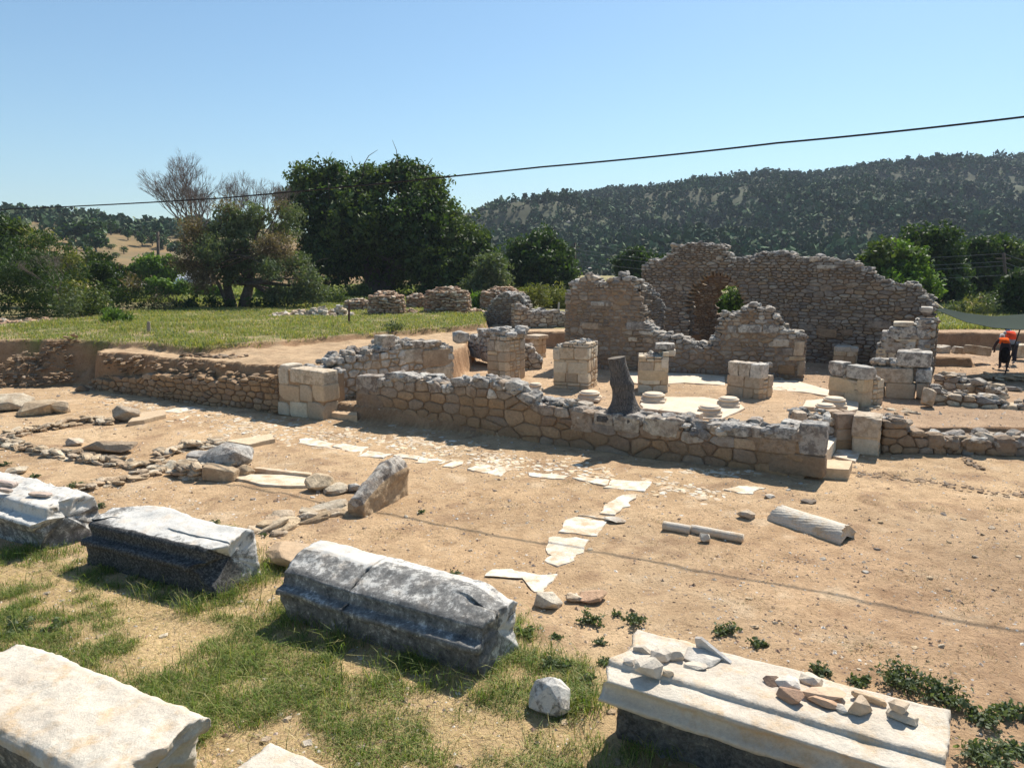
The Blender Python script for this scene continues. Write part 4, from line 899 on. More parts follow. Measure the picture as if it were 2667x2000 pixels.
loose_pile('stone_pile', 'sprawling heap of pale tumbled stones at the left end of the row', [(725, 831, 76, 16), (775, 829, 96, 22), (830, 831, 100, 30), (880, 828, 80, 34)], 'pale', 110)
loose_pile('stone_pile', 'low spill of pinkish stones at the left edge below the bushes', [(10, 852, 110, 22), (70, 849, 100, 18), (125, 847, 80, 20)], 'red', 110)
loose_pile('stone_pile', 'small spill of stones between the square and the domed piles', [(1070, 822, 50, 16)], 'red', 50)
loose_pile('stone_pile', 'flat scatter of stones between the widest domed pile and the rightmost one', [(1235, 815, 60, 8)], 'red', 40)

# ------------------------------------------------------------------ carved marble blocks in the foreground
AX = np.array([.872, -.49]); NX = np.array([.49, .872])
def resample(p, st):
    out = []
    for a, b in zip(p[:-1], p[1:]):
        n = max(1, int(math.ceil(np.linalg.norm(np.subtract(b, a)) / st)))
        for k in range(n): out.append(np.add(a, np.subtract(b, a) * k / n))
    out.append(p[-1]); return np.array(out)
def carve(prof, org, L, ax=AX, st=.028, amp=.012, endamp=(.05, .05), cut=None, mod=None, al=None, seed=0):
    """extrude profile (depth, height) along ax from org; returns verts, faces, colours"""
    nx_ = np.array([-ax[1], ax[0]]); nx_ = nx_ if nx_[1] > 0 else -nx_; p = resample(prof, st); m = len(p); k = int(L / st) + 1; s = np.linspace(0, L, k); S = np.repeat(s[:, None], m, 1); Dp = np.repeat(p[None, :, 0], k, 0); Zp = np.repeat(p[None, :, 1], k, 0)
    if mod: Dp, Zp = mod(S / L, Dp, Zp)
    q = np.stack([S, Dp, Zp], -1) + seed * 3.3
    e0 = endamp[0] * (fbm(np.stack([Dp * 4, Zp * 4, Dp * 0 + seed], -1), 2, 4)); e1 = endamp[1] * (fbm(np.stack([Dp * 4, Zp * 4, Dp * 0 + seed + 5], -1), 4, 4))
    S = S + e0 * (1 - S / L) ** 3 + e1 * (S / L) ** 3
    if cut: S = cut(S, Dp, Zp, L)
    n1 = fbm(q * 3.2, 5, 3); n2 = fbm(q * 13, 7, 4); g = np.array([p[min(i + 1, m - 1)] - p[max(i - 1, 0)] for i in range(m)]); g = np.stack([-g[:, 1], g[:, 0]], 1); g /= np.linalg.norm(g, axis=1)[:, None] + 1e-9
    a = amp * (n1 * 1.4 + n2 * .55); Dp = Dp + a * g[None, :, 0]; Zp = Zp + a * g[None, :, 1]
    def W(S, Dp, Zp): return np.stack([org[0] + S * ax[0] + Dp * nx_[0], org[1] + S * ax[1] + Dp * nx_[1], Zp], -1)
    rings = [W(S[i], Dp[i], Zp[i]) for i in range(k)]
    def caps(i, sg):
        out = []; cD, cZ = Dp[i].mean(), Zp[i].mean(); 
        for f in (.9, .75, .6, .45, .3, .15, .02):
            d_ = cD + (Dp[i] - cD) * f; z_ = cZ + (Zp[i] - cZ) * f; o = endamp[0 if sg < 0 else 1] * .45 * fbm(np.stack([d_ * 9, z_ * 9, d_ * 0 + seed + sg], -1), 9, 4)
            out.append(W(S[i] * 1.0 * f + np.mean(S[i]) * (1 - f) + o, d_, z_))
        return out
    allr = caps(0, -1)[::-1] + rings + caps(k - 1, 1); K = len(allr); V = np.concatenate(allr); i = np.arange(m - 1)
    F4 = np.concatenate([np.stack([r * m + i, r * m + i + 1, (r + 1) * m + i + 1, (r + 1) * m + i], 1) for r in range(K - 1)])
    cf = np.concatenate([[r * m + m - 1, r * m, (r + 1) * m, (r + 1) * m + m - 1] for r in range(K - 1)]).reshape(-1, 4); F4 = np.r_[F4, cf]
    C = np.ones((len(V), 4)); A_ = np.zeros((K, m)) 
    if al is not None: A_[:] = al(np.clip((np.arange(K) - 7) / (k - 1), 0, 1)[:, None] * np.ones((1, m)), p[None, :, 0] * np.ones((K, 1)), p[None, :, 1] * np.ones((K, 1)))
    C[:, 3] = A_.ravel(); return V, F4, C
def blockobj(name, label, V, F4, C, m, t=None, org=None):
    mb = MB(); mb.add(V, F4, C); o = V.mean(0); o[2] = 0
    return mb.build(name, m, t, smooth=True, origin=None if t else o) if t else tag(mb.build(name, m, smooth=True, origin=o), label, 'carved block')
pB = [(.10, -.05), (.08, .30), (.0, .345), (.0, .40), (.03, .415), (.14, .43), (.15, .47), (.13, .58), (.16, .615), (.8, .70), (.88, .66), (.92, .5), (.92, -.05)]
oB = P(215, 1478)[:2]; LB0 = float(np.linalg.norm((P(640, 1592) - P(215, 1478))[:2])); LB = LB0 * .80
def alB(u, d, z): return np.where(d < .17, .75, 0) + .55 * sst(.45 - d, 0, .4) + .5 * sst(.25 - u, 0, .2) + (d > .85) * .4
def modB(u, d, z): 
    back = .09 * np.exp(-((u - .28) / .16) ** 2) + .0 * u; return d + np.where(d > .4, back - .25 * sst(.14 - u, 0, .14) - .06 * sst(u, .45, .6), 0), z * (1 - .0 * u)
def cutB(S, d, z, L): return np.where(S > L * .8, S - (.30 * np.clip(.30 - d, 0, .3) / .3 + .0) * sst(z, .05, .3) * (S - L * .8) / (L * .2), S)
V, F4, C = carve(pB, oB, LB, ax=(P(640, 1592) - P(215, 1478))[:2] / LB0, mod=modB, cut=cutB, al=alB, seed=2, endamp=(.06, .05))
blockobj('carved_block', 'architrave block with snow white top and black front, second from the left', V, F4, C, M_marble)
pC = [(.12, -.05), (.09, .28), (.0, .33), (.0, .385), (.05, .40), (.13, .41), (.15, .5), (.14, .55), (.19, .585), (.50, .70), (.56, .72), (.84, .72), (.92, .66), (.94, .5), (.94, -.05)]
cA = P(722, 1618)[:2]; cB = P(1242, 1784)[:2]; LC = float(np.linalg.norm(cB - cA)); axC = (cB - cA) / LC
def alC(u, d, z): return np.where(d < .2, .65, .52) - 1.2 * (d > .52) * sst(.40 - u, 0, .05) - .25 * (d > .7) + .1 * u
def modC(u, d, z):
    z = z + .03 * np.exp(-((u - .1) / .1) ** 2); return d - np.where(d > .5, .12 * sst(u, .75, 1), 0), np.where(z > .5, z - .10 * sst(u, .85, 1.0) * (d > .4), z)
tC = thing('carved_block', 'long black crusted architrave block, cracked across into two pieces, in the middle of the grass', 'carved block', (*(cA + cB) / 2, 0))
V, F4, C = carve(pC, cA, LC * .36, ax=axC, mod=lambda u, d, z: modC(u * .36, d, z), al=lambda u, d, z: alC(u * .36, d, z), seed=4, endamp=(.07, .03)); blockobj('fragment', None, V, F4, C, M_marble, tC)
V, F4, C = carve(pC, cA + axC * (LC * .367), LC * .633, ax=axC, mod=lambda u, d, z: modC(.367 + u * .633, d * 1.01, z * .985), al=lambda u, d, z: alC(.367 + u * .633, d, z), seed=6, endamp=(.03, .06)); blockobj('fragment', None, V, F4, C, M_marble, tC)
pF = [(.24, -.05), (.22, .36), (.05, .44), (.01, .47), (.0, .50), (.05, .54), (.08, .58), (.07, .62), (.02, .65), (.0, .67), (.0, .69), (.03, .70), (.21, .71), (.23, .745), (.26, .755), (.86, .77), (.90, .74), (.92, .6), (.92, -.05)]
V, F4, C = carve(pF, (.80, 5.86), 2.52, ax=np.array([.857, -.515]), al=lambda u, d, z: np.where(d < .1, .25, 0) + 1.3 * (z < .45) * (d < .3), seed=8, amp=.009, endamp=(.07, .03), cut=lambda S, d, z, L: np.where(S < .5, S + .18 * np.clip(.35 - d, 0, .35) / .35 * (.5 - S) / .5 * 0, S))  # lower front darkened: soil and lichen plus painted shade below the moulding
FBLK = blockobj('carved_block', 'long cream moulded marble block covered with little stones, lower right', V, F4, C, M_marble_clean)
pA = [(.2, -.05), (.16, .26), (.1, .3), (.06, .34), (.03, .4), (.0, .44), (.02, .47), (.2, .50), (.23, .64), (.26, .66), (.55, .68), (.6, .7), (.92, .70), (1.0, .62), (1.05, .4), (1.0, -.05)]
V, F4, C = carve(pA, np.array([-7.02, 10.3]) - AX * 2.7, 2.7, al=lambda u, d, z: .25 + .35 * (z < .45), seed=11, amp=.014, endamp=(.05, .10)); blockobj('carved_block', 'rough ended white moulded block at the left edge, with flat shards on it', V, F4, C, M_marble)
a_ = np.array([.883, -.469]); n_ = np.array([.469, .883]); o_ = a_ * -7.31 + n_ * 2.78
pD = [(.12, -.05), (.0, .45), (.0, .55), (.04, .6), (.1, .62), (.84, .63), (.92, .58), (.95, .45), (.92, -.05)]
V, F4, C = carve(pD, o_, 2.55, ax=a_, al=lambda u, d, z: 1.1 * (d < .1) * (z < .5), seed=14, amp=.014, endamp=(.04, .09), cut=lambda S, d, z, L: S - .35 * np.clip(.55 - z, 0, .55) * sst(S, L * .6, L)); blockobj('marble_slab', 'huge plain cream marble block filling the lower left corner', V, F4, C, M_marble_clean)  # alpha also paints shade into the colour of the lower front
V, F4, C = carve([(0, -.05), (.0, .4), (.05, .5), (.7, .5), (.78, .42), (.8, -.05)], np.array([-1.86, 5.36]) - NX * .78, 2.0, ax=AX, seed=17, amp=.014, al=lambda u, d, z: 0 * u); blockobj('marble_slab', 'white marble block cut off by the bottom edge of the photo', V, F4, C, M_marble_clean)

a = P(946, 1346)[:2]; b = P(1064, 1290)[:2]; LU = float(np.linalg.norm(b - a)); ax_ = (b - a) / LU
V, F4, C = carve([(0, -.05), (0, .55), (.05, .72), (.16, .80), (.3, .74), (.36, .55), (.38, -.05)], a, LU, ax=ax_, seed=22, amp=.02, st=.035, endamp=(.05, .03), mod=lambda u, d, z: (d * (.8 + .3 * u), z * (.36 + .56 * np.sin(np.clip(u * 1.15, 0, 1) * math.pi / 2))), al=lambda u, d, z: .9 * (z > .6) + 0 * u)
C[:, :3] = (.50, .36, .22); mb = MB(); mb.add(V, F4, C); o = V.mean(0); o[2] = 0; tag(mb.build('boulder', M_rub, origin=o, smooth=True), 'big upright boulder with a pale bluish top standing in the courtyard', 'boulder')
# little stones on the long moulded block: (px, py, width, height, label)
ST_ = [(1673, 1692, 40, 24, 'grey chip at the back left of the first little group'), (1723, 1706, 50, 36, 'broad grey rounded stone in the middle of the first little group'), (1762, 1708, 34, 36, 'tan wedge right of the broad grey stone'),
 (1690, 1735, 62, 60, 'largest rough cream lump at the front left of the block'), (1640, 1722, 30, 18, 'dark lichened chip at the left end of the block'), (1738, 1752, 28, 24, 'small upright chip in front of the rough cream lump'),
 (1832, 1713, 80, 22, 'long flat grey stone under the leaning plate'), (1808, 1732, 52, 14, 'pale triangular flake below the long flat stone'),
 (2052, 1776, 62, 34, 'blue grey lump at the back of the second little group'), (2112, 1768, 48, 32, 'rounded tan stone at the back right of the second group'), (2058, 1812, 60, 44, 'brown pointed stone in front of the blue grey lump'),
 (2145, 1806, 92, 34, 'flat tan plate with a hole in the second group'), (2156, 1826, 78, 30, 'lower tan plate tipping over the moulding'), (2196, 1846, 34, 24, 'small grey pebble beside the tan plates'), (2238, 1838, 54, 56, 'folded grey and cream stone right of the grey pebble'),
 (2012, 1774, 44, 14, 'thin dark brown splinter left of the blue grey lump'), (2350, 1862, 64, 34, 'squared pale stone alone near the right end'), (2345, 1838, 50, 28, 'small curled marble piece on top of the squared pale stone')]
FV = np.array([FBLK.matrix_basis @ v.co if False else (v.co + FBLK.location)[:] for v in FBLK.data.vertices]); FV = FV[FV[:, 2] > .6]
def seat(px, py):
    z = .76
    for _ in range(4):
        c = P(px, py, z); k = np.argsort(((FV[:, :2] - c[:2]) ** 2).sum(1))[:6]; z = float(FV[k, 2].max())
    return z
for i, (x, y, w_, h_, lb) in enumerate(ST_):
    zt = seat(x, y + h_ * .3) - .01 + (.085 if i == 17 else 0)
    c = P(x, y + h_ * .3, zt); k = c[1] * CT + (CH - zt) * ST; W = w_ * k / F / 2; Hh = h_ * k / F / 2; mb = MB()
    dark = i in (4, 15); pl_ = 'pale' if i not in (10, 11, 12, 15) else 'red'
    hull(mb, c + [0, 0, Hh * .58], (W * 1.2, W * .85, Hh * .9), rotm(.12 * rg.normal(), .12 * rg.normal(), rg.uniform(-.9, .3)), ((.1, .07, .06, 0) if i == 15 else pick(pl_, .3 if i in (0, 1, 6, 8, 13, 4) else .05)), 24)
    tag(mb.build('little_stone', M_ash, origin=c), lb, 'small stone', 'little stones lying on the moulded block')
c = P(1833, 1700, seat(1833, 1700)); mb = MB()
for s_, t_w in ((0, 1),):
    pts = [(-.07, 0, 0), (.1, 0, -.0), (.26, .0, 0), (.05, 0, .11), (-.02, 0, .15), (-.08, 0, .13)]; Rm = rotm(.25, 0, -.75); A = np.array(pts) @ Rm.T; B = (np.array(pts) + [0, .03, 0]) @ Rm.T; n = len(pts); V = np.r_[A, B] + c
    i = np.arange(n); mb.add(V, [np.stack([i, (i + 1) % n, n + (i + 1) % n, n + i], 1), np.array([list(range(n))]), np.array([list(range(n, 2 * n))[::-1]])], (.55, .53, .50, .1))
tag(mb.build('little_stone', M_ash, origin=c), 'thin grey marble plate standing on edge in the first little group', 'small stone', 'little stones lying on the moulded block')
c = P(2262, 1826, seat(2262, 1826)); mb = MB(); stone(mb, c + [0, 0, .025], (.13, .02, .03), rotm(.1, .1, -.55), (.6, .45, .3, 0), .15, 0); tag(mb.build('little_stone', M_ash, origin=c), 'long tan shard lying behind the folded grey and cream stone', 'small stone', 'little stones lying on the moulded block')
for (x, y, w_, h_, lb) in [(20, 1262, 60, 14, 'brown edged shard at the back of the leftmost carved block'), (105, 1290, 66, 8, 'thin flat shard in the middle of the leftmost carved block'), (15, 1280, 40, 10, 'pale shard near the left frame edge on the leftmost carved block')]:
    c = P(x, y, .7); W = w_ * c[1] / F / 2; mb = MB(); stone(mb, c + [0, 0, .02], (W, W * .35, h_ * c[1] / F / 2), rotm(0, .05, -.2), (.5, .4, .34, 0), .2, 0); tag(mb.build('little_stone', M_ash, origin=c), lb, 'small stone')

# ------------------------------------------------------------------ tree stump on the front wall
def stump():
    s = FW.sz(1610, 1075)[0]; c = FW.W([[s, .42, 0]])[0]; zt = float(np.interp(s, *zip(*FW.prof(fpts)))) - .02; c[2] = zt; k = F / (c[1] * CT + (CH - zt) * ST)
    t = thing('tree_stump', 'dark furrowed tree stump growing out of the front wall', 'tree stump', c); mb = MB(); n, m = 44, 40
    hh = 150 / k; z = np.linspace(-.12, hh, m); V = []
    for zi in z:
        u = max(0, zi / hh); r = .245 - .05 * u + .30 * math.exp(-max(zi, 0) / .2) * .75 + .045 * math.exp(-((u - .55) / .09) ** 2); cx = -.02 - .18 * u ** 1.2 + .03 * math.sin(u * 4)
        a = np.linspace(0, 2 * math.pi, n, endpoint=False); rr = r * (1 + .06 * fbm(np.stack([np.cos(a) * 1.5, np.sin(a) * 1.5, a * 0 + zi * 1.5], -1), 3, 3)) * (1 + .38 * math.exp(-max(zi, 0) / .12) * np.sin(a * 4 + .5) ** 1) * (1 + .03 * np.sin(a * 19 + 3 * vn(np.stack([a, a * 0, a * 0 + zi * 5], -1))))
        V.append(np.stack([c[0] + cx + rr * np.cos(a), c[1] + rr * np.sin(a) * .9, c[2] + zi + (.03 * np.cos(a) if zi > hh * .97 else 0 * a)], -1))
    V = np.concatenate(V); i = np.arange(n); j = (i + 1) % n; mb.add(V, np.concatenate([np.stack([r * n + i, r * n + j, (r + 1) * n + j, (r + 1) * n + i], 1) for r in range(m - 1)]))
    for a in (-2.5, -1.9, -1.1, -.3, .3, 2.9):
        L = rg.uniform(.4, .7); pts = [(c[0] + math.cos(a) * q * L + .03 * math.sin(q * 7), c[1] + math.sin(a) * q * L * .8, c[2] + .12 - .2 * q + .02 * math.sin(q * 9)) for q in np.linspace(.1, 1, 12)]
        tube(mb, pts, np.linspace(.1, .02, 12), 10)
    mb.build('trunk', M_stump, t, smooth=True)
    top = MB(); tp = V[-n:]; cc = tp.mean(0); top.add(np.r_[tp, [cc]], np.stack([i, j, np.full(n, n)], 1), (.16, .13, .10, 0)); top.build('cut_face', M_wood, t)
stump()

# ------------------------------------------------------------------ foliage
GREEN = dict(hillg=[(.065, .11, .04), (.08, .12, .045)], scrub=[(.075, .085, .045), (.09, .095, .055), (.06, .075, .04)], dark=[(.042, .075, .02), (.062, .10, .026), (.032, .058, .02)], mid=[(.075, .11, .03), (.10, .135, .035), (.06, .09, .03)], olive=[(.105, .135, .07), (.135, .16, .09), (.085, .115, .055)], bright=[(.11, .19, .03), (.14, .22, .04), (.09, .15, .03)],
    brown=[(.17, .125, .085), (.20, .15, .10), (.14, .11, .08)], yell=[(.17, .18, .04), (.13, .15, .035), (.2, .19, .06)], pine=[(.04, .075, .03), (.048, .09, .034), (.055, .10, .04)], dry=[(.22, .17, .10), (.17, .12, .08), (.12, .10, .06)])
def leaves(mb, cen, nrm, size, pal, asp=2.0, jit=.25):
    n = len(cen); d = rg.normal(size=(n, 3)); d = d + nrm * .6; d /= np.linalg.norm(d, axis=1)[:, None]; u = np.cross(d, rg.normal(size=(n, 3))); u /= np.linalg.norm(u, axis=1)[:, None] + 1e-9; v = np.cross(d, u)
    s = size * rg.uniform(.6, 1.3, (n, 1)); a = u * s * .5 * asp ** .5; b = v * s * .5 / asp ** .5
    V = np.stack([cen - a, cen - b * 1.0, cen + a, cen + b], 1).reshape(-1, 3); pc = np.array(GREEN[pal]); cc = pc[rg.integers(len(pc), size=n)] * rg.uniform(1 - jit, 1 + jit, (n, 1)); C = np.repeat(np.c_[cc, np.ones(n)], 4, 0)
    mb.add(V, np.arange(n * 4).reshape(n, 4), C)
def clumpy(mb, c, r, ncl, nl, size, pal, cr_=.35, shell=.55, flat=1., asp=2., cut=None):
    d = rg.normal(size=(ncl, 3)); d /= np.linalg.norm(d, axis=1)[:, None]; q = (shell + (1 - shell) * rg.random((ncl, 1)) ** .6) * d * r * (1 + .3 * vn(d * 2.6 + c)[:, None] + .18 * (rg.random((ncl, 1)) < .12)) + c
    if cut is not None: q = q[q[:, 2] > cut]; d = (q - c)
    if len(q) == 0: return
    cen = np.repeat(q, nl, 0) + np.clip(rg.normal(size=(len(q) * nl, 3)), -2, 2) * cr_ * .5 * np.array([1, 1, flat]); dn = np.repeat(d / (np.linalg.norm(d, axis=1)[:, None] + 1e-9), nl, 0)
    leaves(mb, cen, dn, size, pal, asp)
def limb(mb, a, b, r0, r1, wig=.15, n=8, sides=7, col=(.10, .08, .065, 0)):
    a, b = np.array(a, float), np.array(b, float); t = np.linspace(0, 1, n)[:, None]; L = np.linalg.norm(b - a); p = a + (b - a) * t + np.sin(t * math.pi) * rg.normal(size=3) * wig * L * .5 + np.sin(t * 2 * math.pi) * rg.normal(size=3) * wig * L * .2; tube(mb, p, np.linspace(r0, r1, n), sides, col, False); return p
def tree(name, label, cat, base_px, Y, trunks, lobes, leaf, pal, dens=1., nl=22, cs=.45, group=None, zb=None, asp=2., limbs=True, pal2=None, shell=.5, fillc=True):
    b = D(base_px[0], base_px[1], Y); b[2] = gz1(b[0], b[1]) if zb is None else zb; t = thing(name, label, cat, b, group)
    k = Y / F; cm = MB(); tm = MB(); L = [(D(x, y, Y + dy), r * k) for x, y, r, dy in lobes]
    for (x0, x1, y1, r) in trunks:
        a = D(x0, base_px[1], Y); a[2] = b[2] - .2; e = D(x1, y1, Y); limb(tm, a, e, r, r * .7, .05, 8, 10)
        if limbs:
            for c, R in L:
                if rg.random() < 1.2 / max(1, len(trunks)) or len(trunks) == 1:
                    p = limb(tm, e, c, r * .45, .03, .12)
                    for _ in range(3): limb(tm, p[5], c + rg.normal(size=3) * R * .6, r * .12, .012, .2, 6, 5)
    for i, (c, R) in enumerate(L):
        n = int(R * R * 30 * dens / (cs / .45) ** 2); pp = pal if pal2 is None or rg.random() > .35 else pal2
        clumpy(cm, c, np.array([R, R * 1.0, R * .88]), n, nl, leaf, pp, cs, shell, .7, asp, b[2] + .2)
        if fillc: clumpy(cm, c, np.array([R, R, R * .9]) * .72, int(n * .25), 10, leaf * 2.2, pal, cs * 1.4, .1, .8, 1.4, b[2] + .2)
    tm.build('trunk', M_bark, t, smooth=True); cm.build('crown', M_leaf, t); return t
# big oak
tree('broadleaf_tree', 'huge dark green tree with several domed tops, left of the picture centre', 'tree', (990, 772), 62, [(985, 960, 650, .8), (1000, 1040, 640, .7)],
     [(800, 475, 50, 0), (765, 520, 40, 1), (860, 455, 44, 1), (905, 500, 50, 0), (965, 475, 52, 0), (1050, 462, 52, 0), (1085, 470, 50, 1), (1110, 510, 55, -1), (1150, 560, 55, 0), (830, 560, 85, 0), (950, 580, 95, -2), (1070, 590, 100, -2), (1190, 630, 72, -1), (870, 670, 80, -1), (1010, 690, 85, 1), (1140, 700, 90, -2), (1240, 650, 50, 0), (1265, 690, 48, -1), (1220, 740, 60, -2), (830, 640, 60, 1)],
     .24, 'dark', 1.5, 24, .6, pal2='mid')
tree('olive_tree', 'greyish olive tree nestled against the right side of the huge dark tree', 'tree', (1280, 790), 56, [(1280, 1285, 740, .15)], [(1280, 690, 40, 0), (1295, 725, 40, 0), (1265, 745, 45, 0), (1240, 760, 40, 0)], .16, 'olive', 1.4, 20, .4, asp=3)
tree('round_tree', 'rounded dark tree standing alone right of the huge tree', 'tree', (1408, 760), 64, [(1408, 1408, 720, .3)], [(1408, 640, 48, 0), (1365, 665, 45, 0), (1450, 665, 42, 0), (1350, 705, 42, -1), (1410, 700, 70, -1), (1465, 710, 40, -1), (1390, 735, 50, -1), (1440, 740, 45, -1)], .22, 'dark', 1.6, 24, .5)
tree('small_tree', 'dark tree behind the left shoulder of the great back wall', 'tree', (1660, 740), 70, [(1660, 1660, 710, .25)], [(1655, 675, 34, 0), (1625, 690, 28, 0), (1690, 690, 34, 0), (1650, 705, 38, 0), (1730, 695, 28, 0)], .22, 'dark', 1.6, 22, .5)
tree('walnut_tree', 'light green tree rising behind the right slope of the back wall', 'tree', (2330, 860), 50, [(2330, 2330, 760, .25)], [(2300, 670, 45, 0), (2265, 690, 34, 0), (2345, 690, 60, 0), (2320, 745, 60, -1), (2380, 740, 60, 0)], .22, 'mid', 1.3, 22, .45, pal2='bright')
tree('walnut_tree', 'taller dark green tree right of the light green one', 'tree', (2430, 860), 56, [(2430, 2425, 740, .3)], [(2405, 630, 50, 0), (2450, 625, 40, 0), (2370, 655, 40, 0), (2440, 690, 70, 0), (2470, 755, 60, -1), (2400, 800, 60, -1)], .22, 'dark', 1.5, 24, .5, pal2='mid')
tree('broadleaf_tree', 'dark tree at the right edge above the green awning', 'tree', (2590, 850), 60, [(2590, 2590, 740, .3)], [(2555, 650, 42, 0), (2600, 650, 40, 0), (2640, 670, 40, 0), (2540, 720, 62, 0), (2620, 730, 66, 0), (2520, 790, 55, 0), (2600, 800, 60, 0), (2680, 740, 60, 0)], .22, 'dark', 1.5, 24, .5, pal2='mid')
tree('cypress_tree', 'very dark dense conifer cut by the right edge over the awning', 'tree', (2640, 850), 44, [(2645, 2645, 800, .2)], [(2650, 730, 30, 0), (2640, 770, 42, 0), (2630, 805, 48, 0), (2670, 790, 48, 0)], .14, 'dark', 1.6, 24, .35)
# olive with two trunks
tree('olive_tree', 'wide olive tree on two leaning dark trunks with grey green foliage', 'tree', (615, 802), 46, [(605, 590, 730, .33), (635, 650, 730, .38)],
     [(600, 565, 34, 0), (675, 555, 34, 0), (560, 620, 44, 0), (640, 620, 55, 0), (600, 680, 50, 0), (745, 600, 34, 1), (760, 690, 46, 0), (805, 730, 42, -1), (775, 770, 42, -1), (610, 720, 40, 0), (670, 690, 45, 0), (725, 770, 36, -1), (820, 770, 30, -1)], .15, 'olive', 1.7, 18, .4, asp=3, pal2='mid', shell=.2, fillc=False)
tree('dead_olive_tree', 'olive with withered grey brown foliage hanging around the green one', 'tree', (600, 806), 45, [(600, 540, 700, .12)], [(490, 640, 40, 0), (520, 700, 48, 0), (550, 650, 46, -1), (700, 650, 40, -1), (725, 640, 40, -1), (705, 700, 35, -2), (500, 590, 34, 0), (530, 740, 34, -1), (760, 560, 34, 1), (730, 540, 24, 1), (480, 690, 30, 0), (640, 580, 40, 1), (590, 540, 30, 1)], .11, 'dry', 1.9, 20, .38, asp=4, shell=.2, pal2='olive', fillc=False)
def bare(name, label, base, Y, L0, r0, seed, depth=7, spread=.5, up=.35, lean=(0, 0), col=(.20, .16, .14, 0), zb=None, cat='tree'):
    rr = random.Random(seed); mb = MB(); b = D(*base[0][0], Y); b[2] = b[2] if zb is None else zb
    def grow(p, d, L, r, k):
        n = 4; pts = [p]; q = p
        for i in range(n):
            d = d + np.array([rr.gauss(0, .12), rr.gauss(0, .12), rr.gauss(0, .08) + up * .08]); d = d / np.linalg.norm(d); q = q + d * L / n; pts.append(q)
        tube(mb, pts, np.linspace(r, r * .68, n + 1), 5 if k < depth - 2 else 3, col, False)
        if k == 0: return
        for c in range(3 if rr.random() < .55 or k < 4 else 2):
            a = rr.uniform(0, 6.28); s = rr.uniform(.6, 1.3) * spread; o = np.array([math.cos(a), math.sin(a), rr.uniform(-.2, .7)]); nd = d + o * s; nd /= np.linalg.norm(nd); grow(pts[-1] if c else q, nd, L * rr.uniform(.66, .88), r * .62, k - 1)
    for (px, py), ln in base:
        q0 = D(px, py, Y + rr.uniform(-.6, .6)); q0[2] = b[2]; grow(q0, np.array([ln[0], ln[1], 1.]), L0 * rr.uniform(.85, 1.1), r0 * .8, depth)
    return tag(mb.build(name, M_bark, origin=b), label, cat)
bare('bare_tree', 'leafless dead tree spreading fine twigs above the olive tree', [((505, 660), (-.35, 0)), ((530, 650), (.0, 0)), ((550, 640), (.12, .1)), ((565, 660), (.5, 0)), ((520, 650), (-.15, .1))], 49, 1.9, .15, 3, 7, .36, zb=3.4)
bare('bare_tree', 'small leafless treetop sticking out between olive and huge tree', [((718, 600), (-.2, 0)), ((730, 590), (.15, 0)), ((690, 610), (-.5, 0))], 50, 1.25, .09, 11, 6, .42, zb=5.2)
bare('bare_bush', 'small bare thorny bush in front of the left shrubs', [((158, 772), (0, 0))], 36, .75, .05, 5, 6, .75, zb=2.2, cat='bush')
def bush(name, label, cat, lobes, Y, leaf, pal, dens=1., pal2=None, asp=2., group=None, cs=.35, nl=20):
    k = Y / F; m = MB(); c0 = D(lobes[0][0], lobes[0][1], Y); g = gz1(c0[0], c0[1]); c0[2] = g
    for i, (x, y, r) in enumerate(lobes):
        c = D(x, y, Y + rg.uniform(-.5, .5)); R = r * k; clumpy(m, c, np.array([R, R, R * .9]), max(10, int(R * R * 62 * dens)), nl, leaf, pal if (pal2 is None or rg.random() < .6) else pal2, cs, .4, .8, asp, g)
    # stems
    return tag(m.build(name, M_leaf, origin=c0), label, cat, group)
bush('shrub', 'grey green willow like shrub at the left edge', 'shrub', [(20, 720, 60), (60, 690, 55), (110, 740, 65), (30, 790, 60), (120, 800, 50), (-40, 720, 70), (180, 790, 40)], 36, .10, 'olive', 1.2, 'dark', 4)
bush('shrub', 'tall yellowish green shrub behind the grey willow like one', 'shrub', [(60, 650, 50), (130, 650, 50), (170, 690, 45), (100, 620, 34), (200, 720, 40)], 40, .12, 'yell', .9, 'dark', 4)
bush('shrub', 'dark hedge of shrubs behind the left thicket below the hill', 'shrub', [(60, 700, 50), (130, 710, 50), (200, 700, 46), (255, 690, 38), (-20, 690, 60), (300, 715, 30)], 46, .16, 'dark', 1.2, 'mid')
bush('shrub', 'dark broadleaf shrub touching the left frame edge high up', 'shrub', [(10, 590, 36), (40, 600, 28), (-30, 600, 50), (0, 650, 50)], 43, .18, 'dark', 1.2, 'mid')
bush('shrub', 'yellow green leafy shrub in the middle of the left thicket', 'shrub', [(150, 770, 45), (200, 770, 45), (240, 780, 40), (180, 810, 30)], 38, .12, 'yell', 1.1, 'mid')
bush('shrub', 'dense dark bush under the left hillside', 'shrub', [(285, 730, 34), (300, 760, 36), (265, 700, 26), (240, 720, 34)], 43, .14, 'dark', 1.3)
bush('shrub', 'brownish dry bush between thicket and olive tree', 'shrub', [(330, 770, 40), (380, 775, 45), (420, 790, 34), (345, 740, 28)], 42, .10, 'dry', 1.0, 'dark', 4)
bush('shrub', 'dark green low shrub at the foot of the left thicket', 'shrub', [(240, 810, 30), (280, 815, 28), (210, 820, 24)], 38.5, .14, 'mid', 1.2, 'dark')
bush('vine_bush', 'bright green vine covered bush beside the left utility pole', 'shrub', [(375, 700, 26), (400, 690, 24), (440, 700, 30), (425, 720, 26), (350, 715, 22)], 70, .25, 'bright', 1.2, cs=.5)
bush('shrub', 'dark shaded undergrowth below the olive tree', 'shrub', [(500, 800, 24), (550, 800, 24), (600, 805, 22), (660, 805, 26), (710, 800, 26), (460, 805, 24)], 44.5, .16, 'dark', 1.2)
